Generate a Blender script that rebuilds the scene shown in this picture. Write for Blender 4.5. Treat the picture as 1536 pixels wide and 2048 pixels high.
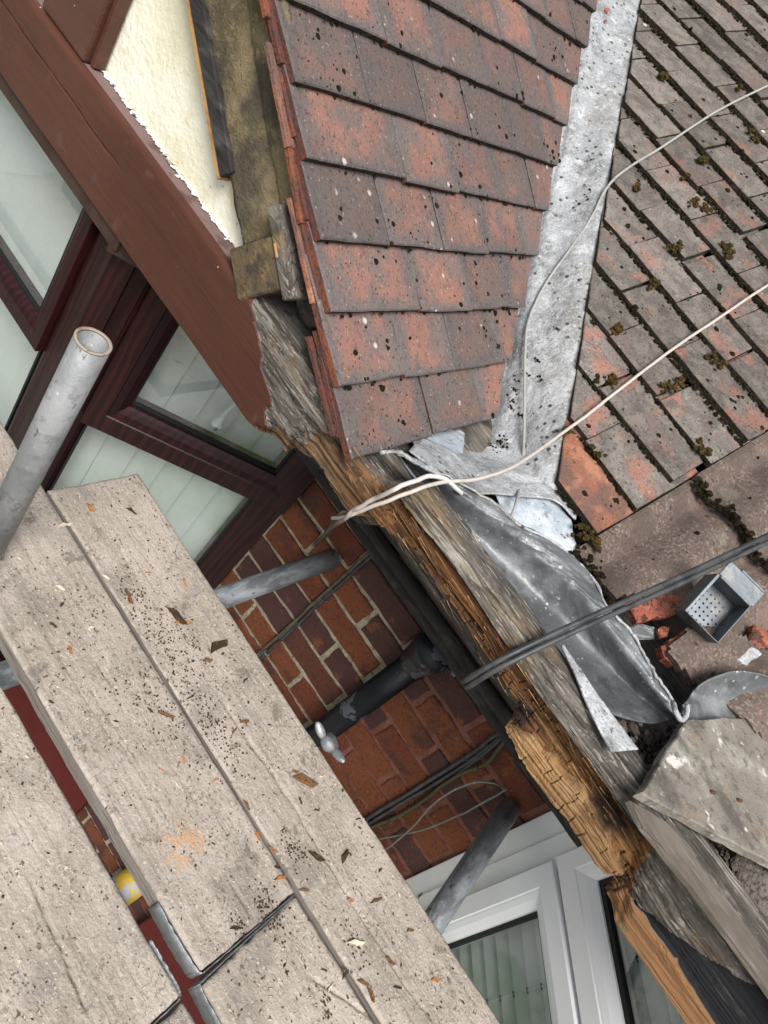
import bpy, bmesh, math, random
import numpy as np
from mathutils import Vector, Matrix
random.seed(11)
RNG = np.random.default_rng(5)
scene = bpy.context.scene
for o in list(bpy.data.objects):
    bpy.data.objects.remove(o)
R = math.radians

# ---------------------------------------------------------------- camera
cam_data = bpy.data.cameras.new('camera')
cam = bpy.data.objects.new('camera', cam_data)
scene.collection.objects.link(cam)
cam.matrix_world = Matrix(((0.579182, -0.791591, 0.194761, 0), (0.575645, 0.227973, -0.785278, 0), (0.577218, 0.566932, 0.587713, 0), (0, 0, 0, 1)))
cam_data.sensor_fit = 'VERTICAL'
cam_data.sensor_height = 36.0
cam_data.lens = 26.691
cam_data.clip_start = 0.02
cam_data.clip_end = 400.0
scene.camera = cam

# ---------------------------------------------------------------- light: bright overcast day
SUN_EL, SUN_AZ = R(54), R(146)          # azimuth measured clockwise from +Y
world = bpy.data.worlds.new('World')
scene.world = world
world.use_nodes = True
wn = world.node_tree
wn.nodes.clear()
sky = wn.nodes.new('ShaderNodeTexSky')
sky.sky_type = 'NISHITA'
sky.sun_disc = False
sky.sun_elevation = SUN_EL
sky.sun_rotation = SUN_AZ
sky.dust_density = 3.0
sky.air_density = 1.0
hs = wn.nodes.new('ShaderNodeHueSaturation')
hs.inputs['Saturation'].default_value = 0.30
bgd = wn.nodes.new('ShaderNodeBackground')
bgd.inputs['Strength'].default_value = 0.090
wo = wn.nodes.new('ShaderNodeOutputWorld')
wn.links.new(sky.outputs[0], hs.inputs['Color'])
wn.links.new(hs.outputs[0], bgd.inputs['Color'])
wn.links.new(bgd.outputs[0], wo.inputs['Surface'])
sun_data = bpy.data.lights.new('sun', 'SUN')
sun_data.energy = 2.9
sun_data.angle = R(28)
sun_data.color = (1.0, 0.965, 0.92)
sun = bpy.data.objects.new('sun', sun_data)
scene.collection.objects.link(sun)
sd = Vector((math.sin(SUN_AZ) * math.cos(SUN_EL), math.cos(SUN_AZ) * math.cos(SUN_EL), math.sin(SUN_EL)))
sun.rotation_euler = sd.to_track_quat('Z', 'Y').to_euler()
sun.location = (0, -3, 6)
scene.view_settings.view_transform = 'Standard'
scene.view_settings.look = 'None'
scene.view_settings.gamma = 1.0
scene.view_settings.exposure = 0.66
scene.view_settings.use_curve_mapping = False
scene.render.engine = 'CYCLES'

# ---------------------------------------------------------------- surveyed positions (metres, camera height = 0)
K = {
    'white_a': [(-0.6970, 2.7738, 0.2423), (-0.6942, 2.4166, 0.0449), (-0.6835, 2.2026, -0.0719), (-0.6562, 2.0038, -0.1808), (-0.6375, 1.8575, -0.2587), (-0.6202, 1.7989, -0.3043), (-0.5747, 1.7292, -0.3579), (-0.5144, 1.6045, -0.4500), (-0.4753, 1.5362, -0.4976), (-0.4382, 1.4857, -0.5300), (-0.3748, 1.4280, -0.5596), (-0.3023, 1.3688, -0.5876), (-0.2344, 1.3125, -0.6146), (-0.1808, 1.2636, -0.6399), (-0.1329, 1.1177, -0.6000), (-0.1115, 1.0850, -0.6150)],
    'white_b': [(-0.2315, 2.2080, -0.0480), (-0.2319, 1.9167, -0.2114), (-0.2272, 1.7449, -0.3073), (-0.2195, 1.5926, -0.3912), (-0.2073, 1.4616, -0.4632), (-0.1976, 1.3641, -0.5145), (-0.1955, 1.3119, -0.5398), (-0.1826, 1.1754, -0.5600), (-0.1772, 1.0639, -0.5650), (-0.1829, 0.9955, -0.5700), (-0.1982, 0.9305, -0.5750), (-0.2055, 0.8635, -0.5800), (-0.2168, 0.8350, -0.6127), (-0.2330, 0.8350, -0.6585), (-0.2448, 0.8420, -0.6934), (-0.2754, 0.9000, -0.7633)],
    'white_c': [(-0.1775, 1.0102, -0.6100), (-0.1858, 0.9604, -0.5850), (-0.2022, 0.9315, -0.5720), (-0.2134, 0.8847, -0.5680), (-0.2156, 0.8282, -0.5720), (-0.2288, 0.8320, -0.6220), (-0.2385, 0.8320, -0.6625), (-0.2452, 0.8450, -0.7031), (-0.2960, 1.0000, -0.8753), (-0.3770, 1.2800, -1.1725)],
    'twin': [(0.0505, 0.9500, -0.7593), (0.0502, 0.8480, -0.6967), (0.0523, 0.8380, -0.6202), (0.0741, 0.9300, -0.5492), (0.1115, 1.0900, -0.4639), (0.1472, 1.2500, -0.3692), (0.2025, 1.5000, -0.2119)],
    'lead_top': [(-0.2810, 0.8915, -0.5920), (-0.2257, 0.9455, -0.5850), (-0.1484, 1.0208, -0.5850), (-0.0917, 1.0474, -0.5850), (-0.0394, 1.0990, -0.5830), (0.0341, 1.1191, -0.5800), (0.0947, 1.0996, -0.5800), (0.1371, 1.1073, -0.5780), (0.1946, 1.0922, -0.5800), (0.2537, 1.0859, -0.5830), (0.2756, 1.0749, -0.5850)],
    'lead_bulge': [(-0.2821, 0.9073, -0.6000), (-0.2263, 0.9602, -0.6030), (-0.1240, 1.0145, -0.6030), (-0.0357, 1.0642, -0.6000), (0.0522, 1.0789, -0.5970), (0.1584, 1.0814, -0.5950), (0.2689, 1.0701, -0.5900)],
    'lead_groove': [(-0.2833, 0.9254, -0.6100), (-0.2243, 0.9891, -0.6360), (-0.1329, 1.0174, -0.6450), (-0.0462, 1.0453, -0.6480), (0.0960, 1.0831, -0.6480), (0.2032, 1.0986, -0.6400), (0.2757, 1.0845, -0.6100)],
    'lead_pan': [(-0.2827, 0.9309, -0.6120), (-0.2137, 0.9558, -0.6300), (-0.1170, 0.9689, -0.6350), (-0.0139, 0.9843, -0.6370), (0.0901, 0.9892, -0.6350), (0.1722, 0.9940, -0.6270), (0.2472, 1.0331, -0.6150)],
    'lead_front': [(-0.2751, 0.9132, -0.6000), (-0.1563, 0.9229, -0.5970), (-0.0384, 0.9252, -0.5970), (0.0751, 0.9274, -0.5970), (0.1279, 0.9324, -0.5970), (0.1806, 0.9330, -0.6000)],
    'tongue_a': [(0.0851, 0.9361, -0.5860), (0.1324, 0.9273, -0.5840), (0.1881, 0.9243, -0.5840), (0.2525, 0.9271, -0.5860)],
    'tongue_b': [(0.0847, 0.9314, -0.5860), (0.1242, 0.9100, -0.5840), (0.1754, 0.8844, -0.5840), (0.2240, 0.8674, -0.5840)],
    'curl_bot': [(0.2761, 1.0850, -0.5850), (0.2962, 1.1039, -0.5920), (0.3325, 1.1591, -0.5900), (0.3600, 1.2158, -0.5715), (0.3591, 1.2600, -0.5425), (0.3589, 1.2888, -0.5220)],
    'curl_mid': [(0.2681, 1.0724, -0.5720), (0.2863, 1.1296, -0.5850), (0.3119, 1.1854, -0.5810), (0.3323, 1.2356, -0.5616), (0.3475, 1.2662, -0.5372), (0.3548, 1.2932, -0.5197)],
    'curl_top': [(0.2603, 1.0587, -0.5600), (0.2744, 1.1358, -0.5870), (0.2693, 1.1584, -0.5633), (0.2809, 1.1974, -0.5355), (0.3094, 1.2346, -0.5196), (0.3463, 1.2718, -0.5091)],
    'pinch': [(0.2528, 1.0674, -0.5750), (0.2599, 1.0375, -0.5650), (0.2750, 1.0484, -0.5720), (0.2773, 1.0642, -0.5700), (0.2690, 1.0808, -0.5650)],
    'val0': [(-0.2828, 0.9719, -0.6220), (-0.3073, 1.0686, -0.6450), (-0.3070, 1.2420, -0.6770), (-0.4790, 1.4170, -0.5570), (-0.6410, 1.5850, -0.4440), (-0.8150, 1.7740, -0.3230), (-1.0960, 2.0430, -0.1270), (-1.3489, 2.2851, 0.0494)],
    'val1': [(-0.2011, 1.0191, -0.6220), (-0.2403, 1.1084, -0.6400), (-0.3070, 1.3320, -0.6730), (-0.4790, 1.5070, -0.5530), (-0.6410, 1.6750, -0.4400), (-0.8150, 1.8640, -0.3190), (-1.0960, 2.1330, -0.1230), (-1.3489, 2.3751, 0.0534)],
    'val1b': [(-0.1793, 1.0442, -0.6220), (-0.2173, 1.1300, -0.6380), (-0.2773, 1.3205, -0.6553), (-0.4439, 1.4940, -0.5414), (-0.6383, 1.6984, -0.4144), (-0.8157, 1.8941, -0.2939), (-1.0962, 2.1708, -0.1041), (-1.3486, 2.4199, 0.0668)],
    'val2': [(-0.1558, 1.1129, -0.6180), (-0.1941, 1.2011, -0.6300), (-0.2245, 1.3000, -0.6390), (-0.3815, 1.4710, -0.5360), (-0.6335, 1.7400, -0.3840), (-0.8170, 1.9475, -0.2645), (-1.0965, 2.2380, -0.0855), (-1.3481, 2.4994, 0.0756)],
    'val3': [(-0.1078, 1.2229, -0.6050), (-0.1291, 1.2773, -0.6070), (-0.1420, 1.2680, -0.5970), (-0.2840, 1.4350, -0.5110), (-0.6260, 1.8050, -0.3200), (-0.8190, 2.0310, -0.2020), (-1.0970, 2.3430, -0.0400), (-1.3472, 2.6238, 0.1058)],
    'val4': [(-0.0545, 1.2411, -0.6000), (-0.0887, 1.3225, -0.6000), (-0.0920, 1.3280, -0.5970), (-0.2340, 1.4950, -0.5110), (-0.5760, 1.8650, -0.3200), (-0.7690, 2.0910, -0.2020), (-1.0470, 2.4030, -0.0400), (-1.2972, 2.6838, 0.1058)],
    'apron_a': [(-0.1694, 1.1179, -0.6280), (-0.1450, 1.1876, -0.6200), (-0.1069, 1.2449, -0.6120), (-0.0601, 1.2461, -0.6100)],
    'apron_b': [(-0.1277, 1.1260, -0.6400), (-0.0907, 1.1591, -0.6320), (-0.0567, 1.2008, -0.6250), (-0.0230, 1.2272, -0.6200)],
    'apron_c': [(-0.0943, 1.1531, -0.6500), (-0.0575, 1.1692, -0.6430), (-0.0275, 1.1946, -0.6350), (0.0029, 1.2226, -0.6280)],
    'blue_a': [(-0.3151, 1.0417, -0.6480), (-0.3339, 1.1625, -0.6650), (-0.3301, 1.2743, -0.6700)],
    'blue_b': [(-0.2878, 1.0207, -0.6350), (-0.2779, 1.0977, -0.6500), (-0.2713, 1.1740, -0.6550)],
    'blue_c': [(-0.2547, 0.9954, -0.6250), (-0.2313, 1.0305, -0.6320), (-0.1933, 1.0384, -0.6320)],
    'white_lip': [(-0.2835, 0.8729, -0.5960), (-0.2708, 0.9026, -0.5880), (-0.2472, 0.9140, -0.5850), (-0.2208, 0.9365, -0.5820), (-0.1981, 0.9547, -0.5830)],
    'wc1': [(-0.2829, 1.3180, -1.0520), (-0.2871, 1.3220, -1.3018), (-0.2910, 1.3220, -1.6027), (-0.2971, 1.3220, -1.8659)],
    'wc2': [(-0.2738, 1.3180, -1.0552), (-0.2765, 1.3220, -1.3016), (-0.2774, 1.3220, -1.5987), (-0.2825, 1.3220, -1.8608)],
    'bc1': [(0.1954, 1.3100, -1.0416), (0.2019, 1.3180, -1.0847), (0.2126, 1.3220, -1.2692), (0.2180, 1.3220, -1.6217), (0.2265, 1.3220, -1.8496)],
    'bc2': [(0.2016, 1.3100, -1.0442), (0.2108, 1.3180, -1.0928), (0.2249, 1.3220, -1.2718), (0.2318, 1.3220, -1.6243), (0.2412, 1.3220, -1.8522)],
    'bc3': [(0.2095, 1.3100, -1.0513), (0.2295, 1.3200, -1.2122), (0.2435, 1.3220, -1.3740), (0.2483, 1.3220, -1.5415), (0.2400, 1.3220, -1.6259), (0.2395, 1.3220, -1.8121)],
    'olive': [(0.2149, 1.3000, -1.0496), (0.2274, 1.3100, -1.1025), (0.2425, 1.3150, -1.1608), (0.2378, 1.3180, -1.2360), (0.2392, 1.3180, -1.3284), (0.2470, 1.3180, -1.3933), (0.2488, 1.3180, -1.4960), (0.2394, 1.3180, -1.6166), (0.2268, 1.3180, -1.7201)],
    'loop': [(0.2740, 1.3180, -1.6136), (0.2889, 1.3120, -1.5299), (0.3045, 1.3050, -1.4182), (0.3097, 1.3000, -1.3074), (0.3084, 1.2900, -1.2121), (0.3114, 1.3150, -1.1695), (0.3024, 1.3100, -1.1628), (0.2799, 1.2900, -1.1611), (0.2586, 1.2800, -1.1922), (0.2523, 1.2800, -1.2730), (0.2618, 1.2900, -1.3640), (0.2847, 1.3000, -1.4634), (0.2985, 1.3100, -1.5586), (0.3050, 1.3180, -1.6161)],
    'root1': [(-0.2515, 0.8500, -0.6982), (-0.2988, 1.0000, -0.8442), (-0.3675, 1.2500, -1.0967), (-0.3827, 1.3000, -1.1732), (-0.3859, 1.3100, -1.2045)],
    'root2': [(-0.2493, 0.8500, -0.6977), (-0.2850, 0.9500, -0.7962), (-0.3388, 1.1000, -0.9360)],
    'slab': [(0.2800, 1.0580, -0.5720), (0.2788, 0.8484, -0.5720), (0.4757, 0.9965, -0.5720), (0.6386, 1.1180, -0.5720), (0.5482, 1.5388, -0.5620), (0.3345, 1.1704, -0.5660)],
    'strip': [(0.2839, 0.8558, -0.5940), (0.3168, 0.8445, -0.5940), (0.4179, 0.8532, -0.5940), (0.5421, 0.8521, -0.5940), (0.6412, 0.8513, -0.5940), (0.6189, 0.9277, -0.5940), (0.5255, 0.9150, -0.5940), (0.4422, 0.9190, -0.5940), (0.3351, 0.8908, -0.5940)],
    'strut': [(-1.2513, 0.8800, -0.5821), (-1.2617, 0.8800, -0.6249), (-1.1423, 0.8800, -0.6164), (-1.1189, 0.8800, -0.5856), (-1.1367, 0.8800, -0.5036)],
    'cream': [(-0.9972, 0.9050, -0.4001), (-0.8063, 0.9050, -0.5361), (-0.6646, 0.9050, -0.6055)],
    'pole': [(-0.5785, 0.6000, -0.6633)],
    'wing': [(0.0054, 0.9501, -1.1650)],
    'scrap_a': [(0.3453, 1.1541, -0.5450), (0.3563, 1.2007, -0.5400), (0.3864, 1.2634, -0.5350)],
    'scrap_b': [(0.3552, 1.1328, -0.5530), (0.3817, 1.2017, -0.5600), (0.4217, 1.2800, -0.5560)],
    'scrap_c': [(0.3733, 1.1237, -0.5450), (0.3896, 1.1413, -0.5400), (0.4325, 1.1940, -0.5400)],
    'holes': [(-1.0979, 2.2092, -0.0881), (-1.0642, 2.1783, -0.1042)],
    'tile2': [(0.3962, 1.3867, -0.5900), (0.3518, 1.2487, -0.5900)],
    'bird': [(0.3836, 1.1745, -0.5600)],
    'valmoss': [(-0.6314, 1.7767, -0.3405), (-0.6247, 1.7544, -0.3581), (-0.6453, 1.7944, -0.3295), (-0.6202, 1.7396, -0.3698), (-0.3887, 1.5117, -0.4938), (-0.3172, 1.3612, -0.6037), (-0.3473, 1.3950, -0.5839), (-0.3321, 1.3780, -0.5938), (-0.2935, 1.4219, -0.5414), (-0.3598, 1.4436, -0.5448), (-0.2413, 1.2775, -0.6524), (-0.2566, 1.2987, -0.6387), (-0.2510, 1.2897, -0.6448), (-0.2503, 1.3577, -0.5838), (-0.3519, 1.4131, -0.5693), (-0.3057, 1.3492, -0.6105), (-0.3895, 1.5725, -0.4398), (-0.4453, 1.6106, -0.4249), (-0.3173, 1.4179, -0.5531), (-0.2511, 1.2763, -0.6568), (-0.2820, 1.3467, -0.6045)],
    'cushions': [(-0.8454, 2.1768, -0.0958), (-0.8455, 2.1857, -0.0909), (-0.3502, 1.9128, -0.2227), (-0.3371, 1.9075, -0.2251), (-0.5798, 2.0596, -0.1504), (-0.5830, 2.0713, -0.1440), (-0.1677, 1.6820, -0.3433), (-0.1463, 1.6825, -0.3421), (-0.2267, 1.4670, -0.4644), (-0.7242, 2.3415, -0.0001), (-0.5873, 2.2552, -0.0425), (-0.5717, 2.2481, -0.0458), (-0.5609, 1.9907, -0.1877), (-0.5864, 1.8555, -0.2635), (-0.4894, 1.9458, -0.2098), (-0.4703, 1.9597, -0.2014), (-0.4146, 1.8104, -0.2818), (-0.4143, 1.8254, -0.2735), (-0.3585, 1.9212, -0.2183), (-0.1604, 1.5612, -0.4098), (-0.1537, 1.5824, -0.3978), (-0.1936, 1.3303, -0.5387), (-0.1306, 1.3420, -0.5298), (-0.0341, 1.5141, -0.4309), (-0.0199, 1.5163, -0.4291), (-0.3175, 1.5632, -0.4147), (-0.3155, 1.5548, -0.4193), (-0.3657, 1.7048, -0.3383), (-0.1643, 1.5445, -0.4192), (-0.0144, 1.2245, -0.5903), (-0.0323, 1.2230, -0.5918), (0.0033, 1.2261, -0.5887)],
}
CHIPS = [([-0.4211, 0.7906], 0.0348, 'c'), ([-0.3511, 0.8545], 0.051, 'd'), ([-0.3343, 0.8588], 0.0331, 'o'), ([-0.2634, 0.8976], 0.0541, 'd'), ([-0.2482, 0.8605], 0.0227, 'c'), ([-0.6189, 0.8234], 0.0234, 'o'), ([-0.5881, 0.901], 0.0243, 'd'), ([-0.4528, 0.8544], 0.0129, 'o'), ([-0.4051, 0.9127], 0.0159, 'o'), ([-0.4205, 0.6399], 0.0159, 'd'), ([-0.3687, 0.6421], 0.0181, 'o'), ([-0.1148, 0.8558], 0.0222, 'c'), ([-0.1103, 0.8261], 0.017, 'c'), ([-0.1944, 0.7297], 0.0325, 'c'), ([-0.2017, 0.7867], 0.0168, 'd'), ([0.034, 0.8975], 0.0544, 'c'), ([0.011, 0.8892], 0.0173, 'c'), ([0.0564, 0.8647], 0.0169, 'd'), ([0.0883, 0.8829], 0.0122, 'd'), ([0.1805, 0.8797], 0.0288, 'd'), ([0.1481, 0.8294], 0.0351, 'd'), ([0.1482, 0.9487], 0.0125, 'd'), ([0.0081, 0.7689], 0.0184, 'c'), ([-0.1187, 0.6699], 0.0155, 'o'), ([-0.1137, 0.7126], 0.0159, 'o'), ([0.0593, 0.7546], 0.0204, 'o'), ([0.1343, 0.7492], 0.0246, 'o'), ([0.0937, 0.7661], 0.0182, 'o'), ([0.1196, 0.7551], 0.0135, 'd'), ([0.1456, 0.6389], 0.0187, 'd'), ([0.1754, 0.7747], 0.0203, 'c'), ([0.272, 0.8851], 0.0285, 'c'), ([0.3571, 0.8415], 0.0228, 'c'), ([0.3154, 0.7565], 0.0196, 'd'), ([0.2952, 0.805], 0.0361, 'p'), ([0.3463, 0.7768], 0.0242, 'c'), ([0.3681, 0.7762], 0.0241, 'c'), ([0.3939, 0.826], 0.018, 'd'), ([0.3116, 0.7215], 0.0171, 'p'), ([-0.5964, 0.7579], 0.03, 'p'), ([-0.4804, 0.6846], 0.0188, 'p'), ([-0.4711, 0.7721], 0.0173, 'p'), ([0.3235, 0.9726], 0.0174, 'd'), ([0.2413, 0.9279], 0.0122, 'd'), ([0.2867, 0.7286], 0.0129, 'd'), ([0.4362, 0.8976], 0.0187, 'o'), ([0.0776, 0.8014], 0.0116, 'd'), ([-0.057, 0.7426], 0.0137, 'o'), ([-0.2155, 0.7084], 0.0138, 'd'), ([-0.3061, 0.6682], 0.0114, 'd'), ([-0.181, 0.9071], 0.0154, 'd'), ([0.2402, 0.8399], 0.0163, 'o'), ([0.3498, 0.911], 0.0167, 'c')]
CRACKS = [[[-0.17, 0.8391], [0.0493, 0.8479], [0.2023, 0.8427], [0.3855, 0.8422], [0.4913, 0.8511]], [[-0.081, 0.4233], [0.0196, 0.4159], [0.1164, 0.4075]], [[0.2711, 0.7006], [0.3308, 0.7294], [0.3975, 0.7584]], [[0.0845, 0.6712], [0.1533, 0.6708]], [[-0.5104, 0.8429], [-0.3795, 0.8471], [-0.2652, 0.8479]], [[-0.5642, 0.9936], [-0.2913, 0.9764], [-0.0086, 0.9776]]]
H = np.array([0.99756, -0.06976, 0.0]); U = np.array([0.06101, 0.87249, 0.48481]); NR = np.array([-0.03382, -0.48363, 0.87462]); CR = -1.1120     # main roof: along eaves, up slope, normal, offset

# ---------------------------------------------------------------- helpers
COL = scene.collection
PW = {}
def link(o, parent=None):
    COL.objects.link(o)
    if parent is not None:
        o.parent = parent
        o.matrix_parent_inverse = PW.get(parent.name, Matrix()).inverted()
    PW[o.name] = o.matrix_basis.copy()
    return o
def tag(o, label=None, cat=None, group=None, kind=None):
    if label: o['label'] = label
    if cat: o['category'] = cat
    if group: o['group'] = group
    if kind: o['kind'] = kind
    elif label and 'kind' not in o: o['kind'] = 'thing'
    return o
def thing(name, label, cat, loc=(0, 0, 0), group=None):
    o = bpy.data.objects.new(name, None)
    o.empty_display_size = 0.05
    o.location = loc
    o.matrix_basis = Matrix.Translation(Vector(loc))
    link(o)
    return tag(o, label, cat, group)
def mdata(name, verts, faces, mat, smooth=False, uv=None):
    me = bpy.data.meshes.new(name)
    if isinstance(verts, np.ndarray): verts = verts.tolist()
    if isinstance(faces, np.ndarray): faces = faces.tolist()
    me.from_pydata(verts, [], faces)
    if uv is not None:
        lay = me.uv_layers.new(name='UVMap')
        vi = np.zeros(len(me.loops), dtype=np.int32)
        me.loops.foreach_get('vertex_index', vi)
        lay.data.foreach_set('uv', np.asarray(uv, dtype=np.float32)[vi].ravel())
    if smooth:
        me.polygons.foreach_set('use_smooth', [True] * len(me.polygons))
    for m in (mat if isinstance(mat, (list, tuple)) else [mat]):
        me.materials.append(m)
    me.update()
    return me
def obj(name, me, parent=None, M=None):
    o = bpy.data.objects.new(name, me)
    if M is not None: o.matrix_basis = M
    return link(o, parent)
def mesh(name, verts, faces, mat, parent=None, smooth=False, uv=None):
    return obj(name, mdata(name, verts, faces, mat, smooth, uv), parent)
V = Vector
def hashn(ix, iy, seed):
    h = np.sin(ix * 127.1 + iy * 311.7 + seed * 74.7) * 43758.5453
    return h - np.floor(h)
def vnoise(x, y, seed=0):
    ix, iy = np.floor(x), np.floor(y)
    fx, fy = x - ix, y - iy
    fx = fx * fx * (3 - 2 * fx); fy = fy * fy * (3 - 2 * fy)
    a = hashn(ix, iy, seed); b = hashn(ix + 1, iy, seed)
    c = hashn(ix, iy + 1, seed); d = hashn(ix + 1, iy + 1, seed)
    return (a * (1 - fx) + b * fx) * (1 - fy) + (c * (1 - fx) + d * fx) * fy
def fbm(x, y, octv=4, seed=0):
    s = 0; a = 0.5; t = 0
    for i in range(octv):
        s = s + a * vnoise(x, y, seed + i * 3.7); t += a
        x = x * 2.03; y = y * 2.03; a *= 0.5
    return s / t
def worley(x, y, seed=0, jit=0.9):
    ix, iy = np.floor(x), np.floor(y)
    f1 = np.full(np.shape(x), 9.0); f2 = f1.copy(); idv = np.zeros(np.shape(x))
    for dx in (-1, 0, 1):
        for dy in (-1, 0, 1):
            cx, cy = ix + dx, iy + dy
            px = cx + 0.5 + jit * (hashn(cx, cy, seed) - 0.5); py = cy + 0.5 + jit * (hashn(cx, cy, seed + 9) - 0.5)
            d = np.maximum(np.abs(px - x), np.abs(py - y)) * 0.6 + np.hypot(px - x, py - y) * 0.4
            n1 = d < f1
            f2 = np.where(n1, f1, np.minimum(f2, d))
            idv = np.where(n1, hashn(cx, cy, seed + 5), idv)
            f1 = np.where(n1, d, f1)
    return f1, f2, idv
def sstep(a, b, x):
    t = np.clip((x - a) / (b - a), 0, 1)
    return t * t * (3 - 2 * t)
def catmull(P, n):
    P = np.asarray(P, float)
    if len(P) == 2:
        t = np.linspace(0, 1, n)[:, None]
        return P[0] * (1 - t) + P[1] * t
    Q = np.vstack([2 * P[0] - P[1], P, 2 * P[-1] - P[-2]])
    t = np.linspace(0, len(P) - 1 - 1e-9, n)
    i = t.astype(int); f = (t - i)[:, None]
    a, b, c, d = Q[i], Q[i + 1], Q[i + 2], Q[i + 3]
    return 0.5 * (2 * b + (c - a) * f + (2 * a - 5 * b + 4 * c - d) * f * f + (3 * b - a - 3 * c + d) * f ** 3)
def gridfaces(nu, nv, off=0):
    i = np.arange(nu - 1)[:, None]; j = np.arange(nv - 1)[None, :]
    a = (i * nv + j + off).ravel()
    return np.stack([a, a + nv, a + nv + 1, a + 1], 1)
def sheet(name, rows, nu, nv, mat, parent=None, thick=0.0025, amp=0.0, fr=20, seed=0, flip=False):
    RR = np.stack([catmull(r, nu) for r in rows])            # rows, nu, 3
    P = np.stack([catmull(RR[:, i], nv) for i in range(nu)])  # nu, nv, 3
    if amp:
        du = np.gradient(P, axis=0); dv = np.gradient(P, axis=1)
        N = np.cross(du, dv); N /= np.linalg.norm(N, axis=2, keepdims=True) + 1e-9
        s = np.cumsum(np.linalg.norm(du[:, nv // 2], axis=1))[:, None] + 0 * P[..., 0]
        t = np.cumsum(np.linalg.norm(dv, axis=2), axis=1)
        d = (fbm(s * fr, t * fr, 3, seed) - 0.5) * 2 * amp + (fbm(s * fr * 5, t * fr * 5, 2, seed + 2) - 0.5) * amp * 0.35
        P = P + N * d[..., None]
    f = gridfaces(nu, nv)
    if flip: f = f[:, ::-1]
    o = mesh(name, P.reshape(-1, 3), f, mat, parent, smooth=True)
    m = o.modifiers.new('thickness', 'SOLIDIFY'); m.thickness = thick; m.offset = -1
    return o
def tube(name, pts, r, mat, parent=None, n=12, smooth_pts=0, inner=None, cap=True, rough=0, radii=None):
    P = np.asarray(pts, float)
    if smooth_pts: P = catmull(P, smooth_pts)
    K = len(P)
    rr = np.full(K, r) if radii is None else np.interp(np.linspace(0, 1, K), np.linspace(0, 1, len(radii)), radii)
    T = np.gradient(P, axis=0); T /= np.linalg.norm(T, axis=1, keepdims=True)
    ref = np.array([0.31, 0.2, 0.93]); 
    if abs(T[0] @ ref) > 0.9: ref = np.array([1.0, 0, 0])
    U = []; u = np.cross(T[0], ref); u /= np.linalg.norm(u)
    for k in range(K):
        u = u - T[k] * (u @ T[k]); u /= np.linalg.norm(u); U.append(u)
    U = np.array(U); W = np.cross(T, U)
    a = np.linspace(0, 2 * np.pi, n, endpoint=False)
    def ring(rad): return P[:, None] + rad[:, None, None] * (np.cos(a)[None, :, None] * U[:, None] + np.sin(a)[None, :, None] * W[:, None])
    if rough:
        rr = rr + (RNG.random(K) - 0.5) * 2 * rough
    vs = ring(rr).reshape(-1, 3); fs = []
    for k in range(K - 1):
        for j in range(n):
            j2 = (j + 1) % n
            fs.append((k * n + j, k * n + j2, (k + 1) * n + j2, (k + 1) * n + j))
    if inner:
        off = len(vs)
        vs = np.vstack([vs, ring(rr - inner).reshape(-1, 3)])
        for k in range(K - 1):
            for j in range(n):
                j2 = (j + 1) % n
                fs.append((off + k * n + j2, off + k * n + j, off + (k + 1) * n + j, off + (k + 1) * n + j2))
        for k in (0, K - 1):
            for j in range(n):
                j2 = (j + 1) % n
                q = (k * n + j, off + k * n + j, off + k * n + j2, k * n + j2)
                fs.append(q if k == 0 else q[::-1])
    elif cap:
        fs.append(tuple(range(n))[::-1]); fs.append(tuple(range((K - 1) * n, K * n)))
    return mesh(name, vs, fs, mat, parent, smooth=True)
def polyjit(poly, seg, jit, rnd):
    out = []
    for i in range(len(poly)):
        a = np.array(poly[i], float); b = np.array(poly[(i + 1) % len(poly)], float)
        L = np.linalg.norm(b - a); k = max(1, int(round(L / seg)))
        nrm = np.array([b[1] - a[1], a[0] - b[0]]) / (L + 1e-9)
        for q in range(k):
            p = a + (b - a) * q / k
            out.append(p + nrm * (rnd.random() - 0.5) * 2 * jit)
    return out
def prism_verts(poly, O, A, B, N, thick, bev, fn=None):
    """prism whose top lies at O + a*A + b*B (+ fn(a,b)*N)"""
    O, A, B, N = (np.array(q, float) for q in (O, A, B, N))
    n = len(poly); P = np.array(poly); c = P.mean(0)
    d = P - c; L = np.linalg.norm(d, axis=1, keepdims=True)
    ins = P - d / (L + 1e-9) * np.minimum(bev * 1.3, L * 0.3)
    h = (lambda q: np.zeros(len(q))) if fn is None else fn
    def lift(q, dz): return O + q[:, :1] * A + q[:, 1:] * B + (h(q) + dz)[:, None] * N
    vs = np.vstack([lift(ins, 0), lift(P, -bev), lift(P, -thick)])
    fs = [tuple(range(n))]
    for lev in (0, 1):
        for i in range(n):
            j = (i + 1) % n
            fs.append((lev * n + j, lev * n + i, (lev + 1) * n + i, (lev + 1) * n + j))
    fs.append(tuple(range(2 * n, 3 * n))[::-1])
    mn = P.min(0); mx = P.max(0); u = (P - mn) / (mx - mn + 1e-9)
    return vs, fs, np.vstack([u, u, u])
def area_sign(poly):
    P = np.array(poly); x, y = P[:, 0], P[:, 1]
    return np.sum(x * np.roll(y, -1) - np.roll(x, -1) * y)
def ccw(poly):
    return poly if area_sign(poly) > 0 else poly[::-1]
def clip(poly, n, c):
    """keep n.p <= c"""
    out = []
    for i in range(len(poly)):
        a, b = np.array(poly[i], float), np.array(poly[(i + 1) % len(poly)], float)
        da, db = n[0] * a[0] + n[1] * a[1] - c, n[0] * b[0] + n[1] * b[1] - c
        if da <= 0: out.append(a)
        if da * db < 0: out.append(a + (b - a) * da / (da - db))
    return out
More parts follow.
